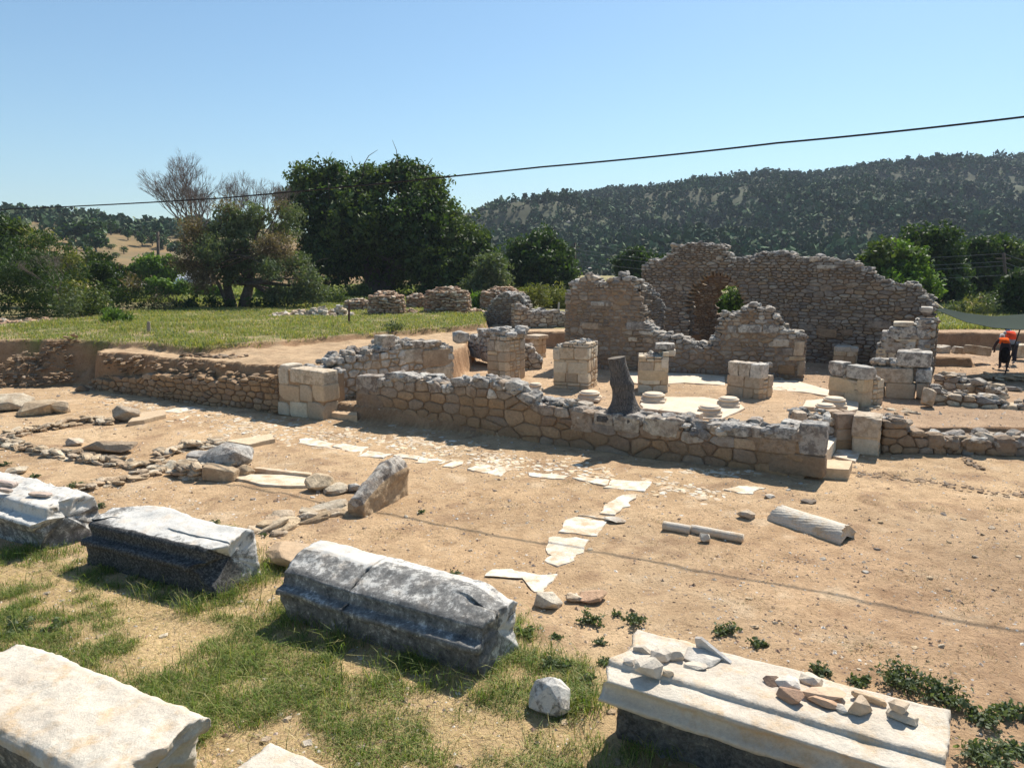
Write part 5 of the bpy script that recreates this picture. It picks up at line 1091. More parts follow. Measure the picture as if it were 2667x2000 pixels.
bush('shrub', 'fresh green rounded shrub right of the olive tree', 'shrub', [(840, 780, 36), (875, 785, 34), (815, 785, 28), (900, 800, 22)], 50, .14, 'mid', 1.4, 'bright', 3)
bush('shrub', 'dull green shrub left of the huge tree trunk', 'shrub', [(930, 765, 30), (955, 775, 28), (910, 770, 20)], 56, .15, 'mid', 1.2, 'dark')
bush('shrub', 'dark undergrowth around the trunk of the huge tree', 'shrub', [(1010, 790, 26), (1060, 790, 28), (1110, 780, 28), (1160, 770, 30), (1210, 780, 26), (970, 795, 24)], 58, .2, 'dark', 1.2)
bush('reed_clump', 'pale green reeds between two domed stone piles', 'reeds', [(1245, 790, 20), (1260, 785, 18)], 46, .3, 'bright', 1.3, asp=9)
bush('broom_bush', 'yellow green broom bush left of a pair behind the rear wall', 'shrub', [(1370, 775, 30), (1400, 775, 34), (1350, 785, 24)], 48, .13, 'yell', 1.5, asp=5)
bush('broom_bush', 'yellow green broom bush right of a pair behind the rear wall', 'shrub', [(1450, 775, 32), (1472, 785, 28), (1440, 790, 30)], 50, .13, 'yell', 1.5, asp=5)
bush('shrub', 'bright green shrub seen through the apse window', 'shrub', [(1890, 790, 34), (1915, 780, 36), (1870, 800, 30)], 42, .16, 'bright', 1.5, 'mid')
bush('shrub', 'grey green scrub behind the awning corner', 'shrub', [(2490, 815, 30), (2530, 805, 34), (2570, 800, 34), (2450, 820, 26)], 44, .12, 'olive', 1.2, 'yell', 4)
bush('weed_clump', 'grey green weed tuft on the turf behind the sunlit side wall', 'weed', [(1024, 848, 14), (1010, 850, 10), (1038, 850, 10)], 31, .07, 'olive', 3, cs=.15)
bush('weed_clump', 'tall fresh grass tuft near the short wooden stake', 'weed', [(300, 828, 22), (320, 832, 18), (285, 834, 14)], 33.5, .16, 'bright', 2, asp=8, cs=.2)
bush('creeper_bank', 'sprawling bright green creepers beyond the olive trunks', 'creeper', [(430, 748, 22), (470, 752, 20), (520, 757, 20), (560, 760, 16), (690, 750, 20), (400, 745, 22)], 58, .22, 'bright', 1.4)

# ------------------------------------------------------------------ hills
def hill(name, cols, Yf, Yr, zf, colfun, nj=70, px0=None, px1=None, seed=0, back=1.35, amp=6, step=9):
    xs = np.arange(px0, px1, step); py = np.interp(xs, [c[0] for c in cols], [c[1] for c in cols]); V = np.zeros((nj + 6, len(xs), 3)); 
    for j in range(nj + 6):
        t = j / (nj - 1)
        for_ = np.minimum(t, 1); R = np.stack([D(x, y, Yr) for x, y in zip(xs, py)]); Fo = np.stack([(x - 1333.5) / F * Yf * 1.0 + 0 * x for x in xs]); 
        X = Fo + (R[:, 0] - Fo) * t; Y = Yf + (Yr - Yf) * t + 0 * xs; h = for_ ** 1.15; Z = zf + (R[:, 2] - zf) * h
        if t > 1: Z = R[:, 2] - (t - 1) * (R[:, 2] - zf) * 6
        w = np.clip(math.sin(math.pi * min(t, 1)) + .0, 0, 1); Z = Z + w * amp * fbm2(X, Y, 70, seed, 4) * (R[:, 2] > 0)
        V[j] = np.stack([X, Y, Z], 1)
    C = colfun(V[..., 0], V[..., 1], V[..., 2]); mb = MB(); mb.add(V.reshape(-1, 3), grid_faces(len(xs), nj + 6), C.reshape(-1, 4)); tag(mb.build(name, M_hill, smooth=True), kind='structure'); return V[:nj]
def hc(base, alt, sc, seed):
    def f(X, Y, Z):
        n = np.clip(.5 + .8 * fbm2(X, Y, sc, seed, 5), 0, 1)[..., None]; return np.concatenate([np.array(base) * (1 - n) + np.array(alt) * n, np.ones(X.shape + (1,))], -1)
    return f
RH = hill('hill', [(1100, 640), (1200, 600), (1284, 566), (1387, 546), (1435, 532), (1592, 492), (1736, 488), (1809, 473), (1977, 457), (2110, 460), (2230, 438), (2411, 424), (2616, 412), (2667, 414), (2900, 400), (3300, 420), (3700, 520)], 190, 560, 1.2, hc((.045, .062, .03), (.078, .078, .042), 45, 51), 80, 1100, 3700, 5, amp=14)
hill('distant_hill', [(900, 600), (1100, 570), (1218, 555), (1262, 562), (1300, 562), (1340, 545), (1400, 530), (1500, 600)], 700, 1300, 1, hc((.12, .14, .08), (.26, .2, .13), 80, 61), 30, 880, 1700, 7, amp=5)
LH = hill('hill', [(-700, 560), (-300, 545), (0, 558), (45, 552), (100, 560), (244, 566), (346, 584), (420, 590), (520, 588), (640, 590), (760, 600), (900, 640), (1000, 690), (1300, 695)], 95, 230, 1.5, hc((.23, .145, .065), (.14, .12, .06), 10, 71), 60, -700, 1300, 9, amp=3.5)
def blob_tree(mb, c, w, h, pal, n=26, ls=.3, cone=.5):
    d = rg.normal(size=(n, 3)); d /= np.linalg.norm(d, axis=1)[:, None]; q = d * rg.uniform(.55, 1, (n, 1)); zz = (q[:, 2] + 1) / 2; q[:, :2] *= (1 - cone * zz)[:, None] * w / 2; q[:, 2] = zz * h; leaves(mb, q + c, d, ls * w, pal, 1.4, .35)
def hill_pts(V, n, dens, seed):
    J, I = V.shape[:2]; out = []; r = np.random.default_rng(seed)
    while len(out) < n:
        j = r.uniform(0, J - 1.01, 4000); i = r.uniform(0, I - 1.01, 4000); a, b = j.astype(int), i.astype(int); fj, fi = (j - a)[:, None], (i - b)[:, None]
        p = V[a, b] * (1 - fj) * (1 - fi) + V[a + 1, b] * fj * (1 - fi) + V[a, b + 1] * (1 - fj) * fi + V[a + 1, b + 1] * fj * fi; k = r.random(4000) < dens(p[:, 0], p[:, 1], j / (J - 1)); out += list(p[k])
    return np.array(out[:n])
def forest():
    mb = MB(); pts = hill_pts(RH, 13000, lambda x, y, t: np.clip(.85 + 1.0 * fbm2(x, y, 50, 81, 4) + .9 * (t - .2), .4, 1) * (t > .05), 3)
    for p in pts:
        h = rg.uniform(2.4, 5.8) * (1 + .25 * np.sin(p[0] * .03 + p[1] * .05)); blob_tree(mb, p - [0, 0, .3], h * rg.uniform(.7, 1.15), h, ('pine', 'dark', 'hillg', 'scrub')[int(rg.choice(4, p=[.45, .25, .2, .1]))], 20, .36)
    tag(mb.build('forest', M_far_leaf), 'pine forest covering the long hill on the right', 'forest', kind='stuff')
    mb = MB(); pts = hill_pts(RH, 9000, lambda x, y, t: np.clip(.85 - .3 * t + fbm2(x, y, 25, 85, 3) * .5, 0, 1), 4)
    for p in pts: h = rg.uniform(1., 2.1); blob_tree(mb, p - [0, 0, .2], h * 1.4, h, 'pine' if rg.random() < .6 else 'scrub', 7, .6, .2)
    tag(mb.build('hillside_scrub', M_far_leaf), 'low grey green scrub dotting the slope of the long hill', 'scrub', kind='stuff')
    mb = MB(); pts = hill_pts(RH, 130, lambda x, y, t: np.clip(fbm2(x, y, 40, 88, 3) - .1, 0, 1) * (x < 150), 6)
    for p in pts: s = rg.uniform(.5, 1.4); stone(mb, p, (s, s, s * .6), rotm(0, 0, rg.uniform(0, 3)), (.5, .47, .43, .2), .3, 3)
    tag(mb.build('hill_rocks', M_rub), 'pale rocks showing through the scrub of the long hill', 'rocks', kind='stuff')
    mb = MB(); pts = hill_pts(LH, 1500, lambda x, y, t: np.clip(sst(t, .62, .8) * 1.2 + .03, 0, 1) * np.clip(.6 + fbm2(x, y, 20, 91, 3), 0, 1) * (1 - .93 * (x > -75) * (x < -45) * (t < 1)), 5)
    for p in pts: h = rg.uniform(1.5, 3.6); blob_tree(mb, p - [0, 0, .2], h * 1.2, h, 'pine' if rg.random() < .6 else 'olive', 22, .34, .2)
    tag(mb.build('hilltop_scrub', M_far_leaf), 'dark scrub along the crest of the left hill', 'scrub', kind='stuff')
forest()
def htree(px, py, wpx, hpx, label, Y=None, pal='pine', name='pine_tree', cone=.35, leafs=.2):
    """tree on the left hill: find the hill depth under the pixel"""
    best = None; d = ray(px, py)
    V = LH; xs = V[..., 0] / V[..., 1]; pr = 1000 - F * ((V[..., 1] * ST + (V[..., 2] - CH) * CT) / (V[..., 1] * CT - (V[..., 2] - CH) * ST)); pxx = 1333.5 + F * V[..., 0] / (V[..., 1] * CT - (V[..., 2] - CH) * ST)
    e = (pxx - px) ** 2 + (pr - py) ** 2; j = np.unravel_index(np.argmin(e), e.shape); c = V[j]; k = c[1] / F; w, h = wpx * k, hpx * k; t = thing(name, label, 'tree', c); cm = MB(); n = int(420 * (1 if wpx > 40 else .6))
    for _ in range(7):
        o = np.array([rg.uniform(-.25, .25) * w, rg.uniform(-.2, .2) * w, rg.uniform(.1, .35) * h]); blob_tree(cm, c + o, w * .62, h * .62, pal, n // 5, leafs, cone)
    cm.build('crown', M_leaf, t); tm = MB(); limb(tm, c - [0, 0, .3], c + [0, 0, h * .5], w * .04 + .05, .05, .03); tm.build('trunk', M_bark, t)
for a in [(240, 640, 90, 75, 'broad dark pine at the left top of the dry slope'), (190, 635, 80, 60, 'dark pine behind the thicket, left of the broad one'), (285, 612, 40, 42, 'pine on the shoulder of the dry slope'), (250, 655, 60, 60, 'lighter green pine in front of the broad dark pine'),
          (337, 625, 30, 32, 'small round pine left in the row across the dry slope'), (368, 640, 36, 42, 'second pine in the row across the dry slope'), (395, 642, 32, 40, 'third pine in the row across the dry slope'), (425, 650, 34, 44, 'last pine in the row, next to the utility pole'),
          (398, 590, 18, 16, 'tiny pine on the skyline left of the dead tree'), (420, 592, 22, 18, 'umbrella shaped pine on the skyline beside the dead tree'), (460, 665, 46, 40, 'dark tree half behind the withered olive'), (335, 582, 20, 15, 'single tree at the end of the left hill crest'), (45, 556, 20, 16, 'lone bushy tree on the far left crest')]:
    htree(*a)
for a in [(322, 662, 24, 22, 'round dark bush in the middle of the dry slope'), (303, 672, 24, 16, 'green bush left of the round dark bush'), (245, 675, 40, 18, 'grey bush low on the left of the dry slope'), (382, 672, 28, 18, 'bush above the vine covered thicket'), (455, 695, 26, 22, 'dark bush low on the right of the dry slope'), (292, 650, 30, 16, 'grey green bush high on the dry slope')]:
    htree(*a, pal='olive' if a[0] in (303, 245, 382, 292) else 'dark', name='hillside_bush', cone=.1, leafs=.16)
# greenhouse roofs
for (x0, x1, y, lb) in [(283, 350, 708, 'white greenhouse roof left of the vine covered bush'), (462, 522, 712, 'white greenhouse roof seen left of the olive trunk')]:
    a, b = D(x0, y, 85), D(x1, y, 85); c = (a + b) / 2; c[2] = gz1(c[0], c[1]); t = thing('greenhouse', lb, 'greenhouse', c, None)
    L = b[0] - a[0]; m = MB(); th = np.linspace(0, math.pi, 14); xs_ = np.linspace(a[0], b[0], 8); Vv = np.array([[x, 85 + 3 * math.cos(q), c[2] + .5 + (a[2] + .3 - c[2] - .5) * math.sin(q)] for x in xs_ for q in th]); m.add(Vv, grid_faces(14, 8), (.75, .76, .78, 0)); m.build('roof', M_cloth, t, smooth=True)
    m = MB(); m.add(CG1 * [L / 2, 2.9, .3] + [c[0], 85, c[2] + .25], CF1, (.6, .6, .6, 0)); m.build('side_wall', M_cloth, t)

# ------------------------------------------------------------------ wires, poles, stakes, awning
def pole(name, label, px, pyb, pyt, Y, r, arm=True, lean=0):
    b = D(px, pyb, Y); b[2] = gz1(b[0], b[1]); top = D(px + lean, pyt, Y); t = thing(name, label, 'utility pole', b); m = MB(); tube(m, [b - [0, 0, .2], (b + top) / 2, top], [r, r * .9, r * .75], 10, (.12, .09, .07, 0)); m.build('post', M_wood, t, smooth=True)
    if arm: m = MB(); m.add(CG1 * [.5, .05, .06] + (top - [0, 0, .35]), CF1, (.12, .1, .08, 0)); m.build('crossarm', M_wood, t)
    return top
p1 = pole('utility_pole', 'wooden utility pole in front of the dry left hillside', 411, 720, 604, 75, .17)
p2 = pole('utility_pole', 'utility pole right of the rounded dark tree', 1497, 750, 633, 66, .13)
p3 = pole('utility_pole', 'leaning utility pole among the trees at the right edge', 2624, 800, 660, 52, .12, lean=-10)
def wire(label, pts, r=.012, name='power_line', cat='power line', col=(.25, .25, .26, 0), sag=.3):
    m = MB(); P_ = []
    for a, b in zip(pts[:-1], pts[1:]):
        for t in np.linspace(0, 1, 20)[:-1]: p = a + (b - a) * t; p = p - np.array([0, 0, sag * 4 * t * (1 - t)]); P_.append(p)
    P_.append(pts[-1]); tube(m, P_, r, 6, col, False); return tag(m.build(name, M_metal, origin=pts[0]), label, cat)
for i, (dz, lb) in enumerate([(0, 'topmost'), (-.55, 'second'), (-.85, 'third'), (-1.5, 'lowest')]):
    o = np.array([0, 0, dz]); wire(lb + ' thin power line across the trees on the right', [p2 + o, p3 + o, D(2900, 640, 50) + o], .013, sag=.9)
    wire(lb + ' thin power line in front of the rounded dark tree', [D(1290, 655, 70) + o, p2 + o], .012, sag=.3)
wire('black cable hanging across the whole sky in the foreground', [np.array([-17.5, 25.1, 5.98]), np.array([-8, 20.7, 5.98]), np.array([.67, 16.65, 6.30]), np.array([5.04, 14.6, 6.48]), np.array([8.81, 12.85, 6.66]), np.array([12.5, 11.1, 6.88])], .019, 'overhead_cable', 'cable', (.012, .012, .014, 0), sag=.02)
def stake(name, label, px, pyb, pyt, w, col, Y=None):
    b = G(px, pyb); k = b[1] / F; h = (pyb - pyt) * k; m = MB(); stone(m, b + [0, 0, h / 2], (w * k / 2, w * k / 2, h / 2 + .05), rotm(0, .03, .3), (*col, 0), .03, 2); return tag(m.build(name, M_wood, origin=b), label, 'stake')
stake('wooden_stake', 'short weathered wooden stake standing in the left turf', 388, 866, 841, 8, (.30, .24, .19))
stake('iron_stake', 'thin rusty iron stake in the turf before the stone piles', 910, 842, 793, 5, (.12, .06, .045))
stake('wooden_stake', 'thin pale stake behind the rear wall near the broom bushes', 1455, 812, 790, 4, (.5, .45, .4))
# awning
def awning():
    n = 24; near = [(2436, 806, 24.2), (2513, 838, 23.9), (2588, 854, 23.8), (2667, 859, 23.6), (2760, 852, 23.5)]; far = [(2458, 803, 25.5), (2513, 815, 27), (2588, 824, 27.5), (2667, 818, 27.5), (2760, 800, 27.5)]
    t = thing('awning', 'sagging green shade net stretched over the dig at the right edge', 'awning', G(2625, 975)); m = MB(); u = np.linspace(0, 1, n); A = np.array([D(*p) for p in near]); B = np.array([D(*p) for p in far]); s = np.linspace(0, 1, 5)
    Ai = np.stack([np.interp(u, s, A[:, k]) for k in range(3)], 1); Bi = np.stack([np.interp(u, s, B[:, k]) for k in range(3)], 1); v = np.linspace(0, 1, 10); V = Ai[None] * (1 - v)[:, None, None] + Bi[None] * v[:, None, None]; V[..., 2] -= .12 * np.sin(v * math.pi)[:, None] * np.sin(u * math.pi)[None]
    V = V.reshape(-1, 3); nn = len(V); V2 = V - [0, 0, .012]; fq = grid_faces(n, 10); m.add(np.r_[V, V2], [fq, fq[:, ::-1] + nn], (.028, .04, .03, 0)); m.build('net', M_cloth, t, smooth=True)
    m = MB(); e = G(2617, 975); tube(m, [e, D(2656, 860, 24.2)], .022, 8, (.04, .04, .045, 0)); m.build('pole', M_metal, t)
    m = MB(); w = BK.W([[BK.sz(2432, 785)[0], .3, 0]])[0]; tube(m, [D(2434, 787, float(w[1])), D(2458, 804, 25.5)], .012, 6, (.6, .5, .3, 0)); m.build('rope', M_cloth, t)
awning()

# ------------------------------------------------------------------ people (bending, seen from behind)
def skin(name, verts, edges, radii, m, parent, col=(1, 1, 1, 1), sub=1):
    me = bpy.data.meshes.new(name); me.from_pydata([tuple(map(float, v)) for v in verts], edges, []); o = bpy.data.objects.new(name, me); COL.objects.link(o)
    md = o.modifiers.new('s', 'SKIN'); 
    for i, r in enumerate(radii): me.skin_vertices[0].data[i].radius = (r, r)
    me.skin_vertices[0].data[0].use_root = True
    if sub: sm = o.modifiers.new('u', 'SUBSURF'); sm.levels = sub; sm.render_levels = sub
    dg = bpy.context.evaluated_depsgraph_get(); nm = bpy.data.meshes.new_from_object(o.evaluated_get(dg)); nm.name = name; bpy.data.objects.remove(o)
    for p in nm.polygons: p.use_smooth = True
    a = nm.color_attributes.new('Col', 'FLOAT_COLOR', 'POINT')
    for d in a.data: d.color = col
    nm.materials.clear(); nm.materials.append(m); o = bpy.data.objects.new(name, nm); COL.objects.link(o); o.parent = parent; return o
def person(px, py, label, rz, sc, skirt, vest, shirt, head, bend=1.0):
    b = G(px, py); t = thing('person', label, 'person', b); t.rotation_euler = (0, 0, rz); t.scale = (sc,) * 3; q = bend
    # local: +y is where the person faces
    hip = (0, -.05, .92); sh = (0, .18 + .3 * q, 1.30 - .22 * q); nk = (0, .26 + .36 * q, 1.40 - .26 * q); hd = (0, .33 + .40 * q, 1.52 - .30 * q)
    V = [hip, (0, .1 + .1 * q, 1.12), sh, nk, hd, (0, .36 + .44 * q, 1.62 - .3 * q)]; E = [(0, 1), (1, 2), (2, 3), (3, 4), (4, 5)]; R = [.15, .14, .15, .055, .10, .075]
    for sx in (-1, 1):
        k = len(V); V += [(sx * .17, sh[1], sh[2]), (sx * .26, sh[1] + .12, sh[2] - .26), (sx * .20, sh[1] + .34, sh[2] - .40), (sx * .19, sh[1] + .42, sh[2] - .47)]; E += [(2, k), (k, k + 1), (k + 1, k + 2), (k + 2, k + 3)]; R += [.07, .05, .04, .03]
        for f, (fx, fz) in enumerate([(-.03, 0), (-.01, .0), (.01, .0), (.03, .005)]):
            m_ = len(V); V += [(sx * .19 + fx, sh[1] + .50, sh[2] - .53 + fz)]; E += [(k + 3, m_)]; R += [.009]
        m_ = len(V); V += [(sx * .19 - sx * .045, sh[1] + .44, sh[2] - .50)]; E += [(k + 3, m_)]; R += [.01]
        k = len(V); V += [(sx * .10, -.04, .86), (sx * .12, .02, .48), (sx * .12, -.05, .09), (sx * .13, .10, .04)]; E += [(0, k), (k, k + 1), (k + 1, k + 2), (k + 2, k + 3)]; R += [.11, .07, .045, .04]
    skin('body', V, E, R, M_cloth, t, (*shirt, 1))
    hb = MB(); hb.add(R3b * [.085, .10, .12] + hd, CF3, (*head, 1)); o = MB.build(hb, 'head_scarf' if head[0] > .5 else 'hair', M_cloth, None, True); o.parent = t
    if skirt[0] < .03: skin('skirt', [(0, -.05, .95), (0, -.05, .6), (0, -.03, .2)], [(0, 1), (1, 2)], [.16, .21, .24], M_cloth, t, (*skirt, 1))
    else: skin('trousers', [(0, -.05, .95), (.11, -.03, .82), (.13, .02, .48), (.13, -.05, .12), (-.11, -.03, .82), (-.13, .02, .48), (-.13, -.05, .12)], [(0, 1), (1, 2), (2, 3), (0, 4), (4, 5), (5, 6)], [.165, .125, .09, .075, .125, .09, .075], M_cloth, t, (*skirt, 1))
    v0 = np.array(hip) + [0, .0, .0]; skin('safety_vest', [tuple(v0), (0, .1 + .1 * q, 1.13), (0, sh[1], sh[2] + .005), (-.15, sh[1], sh[2]), (.15, sh[1], sh[2])], [(0, 1), (1, 2), (2, 3), (2, 4)], [.19, .175, .175, .095, .095], M_cloth, t, (*vest, 1))
person(2612, 962, 'bending worker with white headscarf, orange vest and long black skirt', -.40, .93, (.012, .012, .014), (.85, .13, .02), (.05, .04, .05), (.8, .8, .8), 1.0)
person(2630, 950, 'worker in grey shirt and red orange vest leaning behind the one in the headscarf', -.15, .97, (.03, .035, .05), (.8, .09, .04), (.32, .34, .38), (.03, .02, .015), .35)

# ------------------------------------------------------------------ grass, weeds, pebbles
def blades(mb, pos, h, w, lean, pal, jit=.25):
    n = len(pos); a = rg.uniform(0, 2 * math.pi, n); dx, dy = np.cos(a), np.sin(a); sx, sy = -dy * w / 2, dx * w / 2; l = lean * h
    b1 = pos + np.stack([sx, sy, 0 * a], 1); b2 = pos - np.stack([sx, sy, 0 * a], 1); mid = pos + np.stack([dx * l * .35, dy * l * .35, h * .6], 1)
    m1 = mid + np.stack([sx, sy, 0 * a], 1) * .8; m2 = mid - np.stack([sx, sy, 0 * a], 1) * .8; tip = pos + np.stack([dx * l, dy * l, h * (1 - .25 * np.clip(lean, 0, 2.5))], 1)
    V = np.stack([b1, b2, m2, m1, tip], 1).reshape(-1, 3); i = np.arange(n)[:, None] * 5; pc = np.array(pal); cc = pc[rg.integers(len(pc), size=n)] * rg.uniform(1 - jit, 1 + jit, (n, 1))
    mb.add(V, [i + np.array([[0, 1, 2, 3]]), i + np.array([[3, 2, 4]])], np.repeat(np.c_[cc, np.ones(n)], 5, 0))
GRC = [(.13, .20, .035), (.17, .235, .045), (.11, .155, .04), (.24, .26, .07), (.09, .13, .03), (.32, .29, .12)]; STRAW = [(.55, .43, .22), (.48, .38, .2), (.60, .50, .28), (.42, .36, .16)]
def near_grass():
    n = 46000; x = rg.uniform(-8.5, 3.5, n); y = rg.uniform(4.0, 12.5, n); d = grass_den(x, y); k = rg.random(n) < d ** 1.05; x, y = x[k], y[k]
    m = 13; X = np.repeat(x, m) + rg.normal(size=len(x) * m) * .045; Y = np.repeat(y, m) + rg.normal(size=len(x) * m) * .045; Z = gz(X, Y); n2 = .5 + .5 * fbm2(X, Y, .8, 27, 3); tall = (rg.random(len(X)) < .02)
    h = rg.uniform(.03, .095, len(X)) * (.6 + .9 * n2) * (1 + tall * 2.2); mb = MB(); blades(mb, np.stack([X, Y, Z - .01], 1), h, .006 + .002 * tall, rg.uniform(.3, 1.5, len(X)), GRC, .3)
    tag(mb.build('turf_grass', M_grass), 'patchy green grass around the carved marble blocks', 'grass', kind='stuff')
    n = 60000; x = rg.uniform(-8.5, 3.5, n); y = rg.uniform(4.0, 12.5, n); s = sdist(x, y, GPOLY) + .3 * fbm2(x, y, .75, 21, 4); k = rg.random(n) < sst(s, -.1, .5) * (1.05 - .55 * grass_den(x, y)); x, y = x[k], y[k]; Z = gz(x, y)
    mb = MB(); blades(mb, np.stack([x, y, Z], 1), rg.uniform(.02, .05, len(x)), .005, rg.uniform(2, 5, len(x)), STRAW, .2); tag(mb.build('straw_litter', M_grass), 'dry yellow straw lying between the grass tufts', 'straw', kind='stuff')
near_grass()
def tufts():
    mb = MB()
    for (px, py, n, hh) in [(620, 1500, 160, .24), (640, 1450, 140, .24), (590, 1560, 100, .2), (655, 1530, 120, .22), (700, 1475, 90, .22), (480, 1590, 70, .26), (390, 1560, 60, .24), (520, 1600, 80, .24), (800, 1640, 60, .26), (900, 1690, 60, .26), (860, 1670, 60, .26), (1000, 1740, 50, .24), (1150, 1790, 60, .24), (1250, 1820, 60, .22), (1100, 1760, 50, .25), (750, 1640, 60, .22), (1460, 1830, 140, .2), (1540, 1835, 140, .2), (1500, 1850, 160, .2), (1700, 1985, 60, .25), (1750, 1960, 50, .24), (100, 1440, 120, .16), (160, 1445, 120, .16), (40, 1450, 60, .2), (200, 1430, 60, .14), (1500, 1960, 70, .16), (690, 1590, 60, .2)]:
        c = G(px, py); p = np.c_[c[0] + rg.normal(size=n) * .13, c[1] + rg.normal(size=n) * .09, np.full(n, c[2] - .01)]; blades(mb, p, rg.uniform(.4, 1, n) * hh * 1.25, .007, rg.uniform(.3, 1.3, n), GRC, .3)
    tag(mb.build('tall_grass', M_grass), 'longer grass tufts leaning against the feet of the carved blocks', 'grass', kind='stuff')
tufts()
def far_grass():
    n = 150000; x = rg.uniform(-21, 4, n); y = 24 + rg.random(n) ** 1.4 * 28; s = np.minimum(sdist(x, y, PG), 3); nz = fbm2(x, y, 1.5, 45, 3); k = (s > .02 + .15 * nz) & (rg.random(n) < np.clip(.75 + nz, .15, 1)); x, y = x[k], y[k]; Z = gz(x, y)
    pc = [(.20, .23, .05), (.25, .26, .07), (.15, .20, .05), (.33, .29, .10), (.20, .24, .12), (.38, .32, .14)]; mb = MB(); h = rg.uniform(.08, .22, len(x)) * (.7 + .5 * np.clip(fbm2(x, y, 2.5, 47, 2) + .3, 0, 1)); blades(mb, np.stack([x, y, Z - .02], 1), h, .022 + .0006 * (y - 24), rg.uniform(.2, 1.0, len(x)), pc, .25)
    n = 30000; x = rg.uniform(15, 34, n); y = 35.2 + rg.random(n) ** 1.3 * 14; Z = gz(x, y); blades(mb, np.stack([x, y, Z - .02], 1), rg.uniform(.12, .4, n), .03, rg.uniform(.2, 1, n), pc, .25)
    n = 40000; x = rg.uniform(-40, -2, n); y = rg.uniform(50, 90, n); Z = gz(x, y); blades(mb, np.stack([x, y, Z - .02], 1), rg.uniform(.2, .5, n), .07, rg.uniform(.2, 1, n), [(.17, .22, .05), (.22, .25, .07), (.26, .25, .1)], .25)
    tag(mb.build('meadow_grass', M_grass), 'yellow green meadow grass on the upper ground behind the excavation', 'grass', kind='stuff')
far_grass()
def weed(px, py, wpx, label, n=10, pal='olive', hk=.6):
    c = G(px, py); k = (c[1] * CT + CH * ST) / F; R = wpx * k / 2; mb = MB(); 
    for _ in range(n):
        a = rg.uniform(0, 6.28); L = R * rg.uniform(.5, 1.1); e = c + [math.cos(a) * L, math.sin(a) * L, R * hk * rg.uniform(.2, .9)]; mid = (c + e) / 2 + [0, 0, R * .2]; tube(mb, [c, mid, e], [.005, .004, .002], 4, (.12, .15, .06, 1), False)
        t = rg.uniform(.2, 1.05, 16)[:, None]; q = c * (1 - t) ** 2 + 2 * mid * t * (1 - t) + e * t * t + rg.normal(size=(16, 3)) * R * .10; q[:, 2] = np.maximum(q[:, 2], c[2] + .01); leaves(mb, q, np.tile([0, 0, 1.2], (16, 1)), .038 if R > .12 else .028, pal, 1.9, .35)
    'weed'; tag(mb.build('weed_plant', M_leaf, origin=c), label, 'weed', 'weeds growing in the soil')
for a in [(1535, 1625, 80, 'sprawling weed just below the reddish brown stone', 14), (1605, 1605, 34, 'small dark weed right of the sprawling one', 8), (1652, 1622, 70, 'leafy weed above the left end of the long moulded block', 14), (1565, 1680, 44, 'weed beside the left end of the long moulded block', 9), (1448, 1665, 36, 'lone little weed between cracked block and moulded block', 8), (1372, 1660, 60, 'weed close to the right end of the cracked block', 12), (1440, 1740, 80, 'tall weed behind the white angular rock', 16),
          (1575, 1730, 50, 'weed touching the left corner of the moulded block', 10), (1530, 1780, 60, 'weed right of the white angular rock', 12), (1890, 1655, 80, 'wiry weed with pale flowers above the little stones', 14), (1975, 1685, 56, 'second wiry weed right of the one with pale flowers', 10), (2140, 1755, 70, 'weed behind the second group of little stones', 12), (2240, 1785, 84, 'weed behind the moulded block at mid length', 12),
          (2360, 1790, 150, 'big leafy weed mass behind the right half of the moulded block', 40), (2460, 1830, 140, 'big leafy weed mass behind the right end of the moulded block', 36), (2560, 1880, 110, 'broad weed right of the moulded block end', 24), (2640, 1870, 110, 'broad weed near the right edge of the photo', 24), (2570, 1985, 150, 'thick weed in the lower right corner', 34), (2640, 1960, 90, 'weed patch at the lower right frame edge', 20),
          (195, 1270, 50, 'wispy grey weed left of the rubble line', 8), (250, 1325, 52, 'small green weed right of the leftmost carved block', 12), (90, 1245, 34, 'tiny weed above the leftmost carved block', 6), (10, 1215, 40, 'weed at the left edge beside the flat stone', 8), (560, 1365, 34, 'little weed behind the snow white topped block', 8), (690, 1395, 30, 'little weed left of the flat tan block', 6), (1097, 1337, 24, 'tiny green sprout right of the upright boulder', 7), (40, 1645, 90, 'creeping weed above the huge plain block', 14), (140, 1640, 60, 'small creeping weed above the huge plain block', 10), (1180, 1500, 40, 'dry weed behind the cracked block', 7), (660, 1392, 26, 'faint weed between the carved block and tan block', 5)]:
    weed(*a)
OCT = np.array([[1, 0, 0], [0, 1, 0], [-1, 0, 0], [0, -1, 0], [0, 0, 1], [0, 0, -1.]]); OF = np.array([[0, 1, 4], [1, 2, 4], [2, 3, 4], [3, 0, 4]])
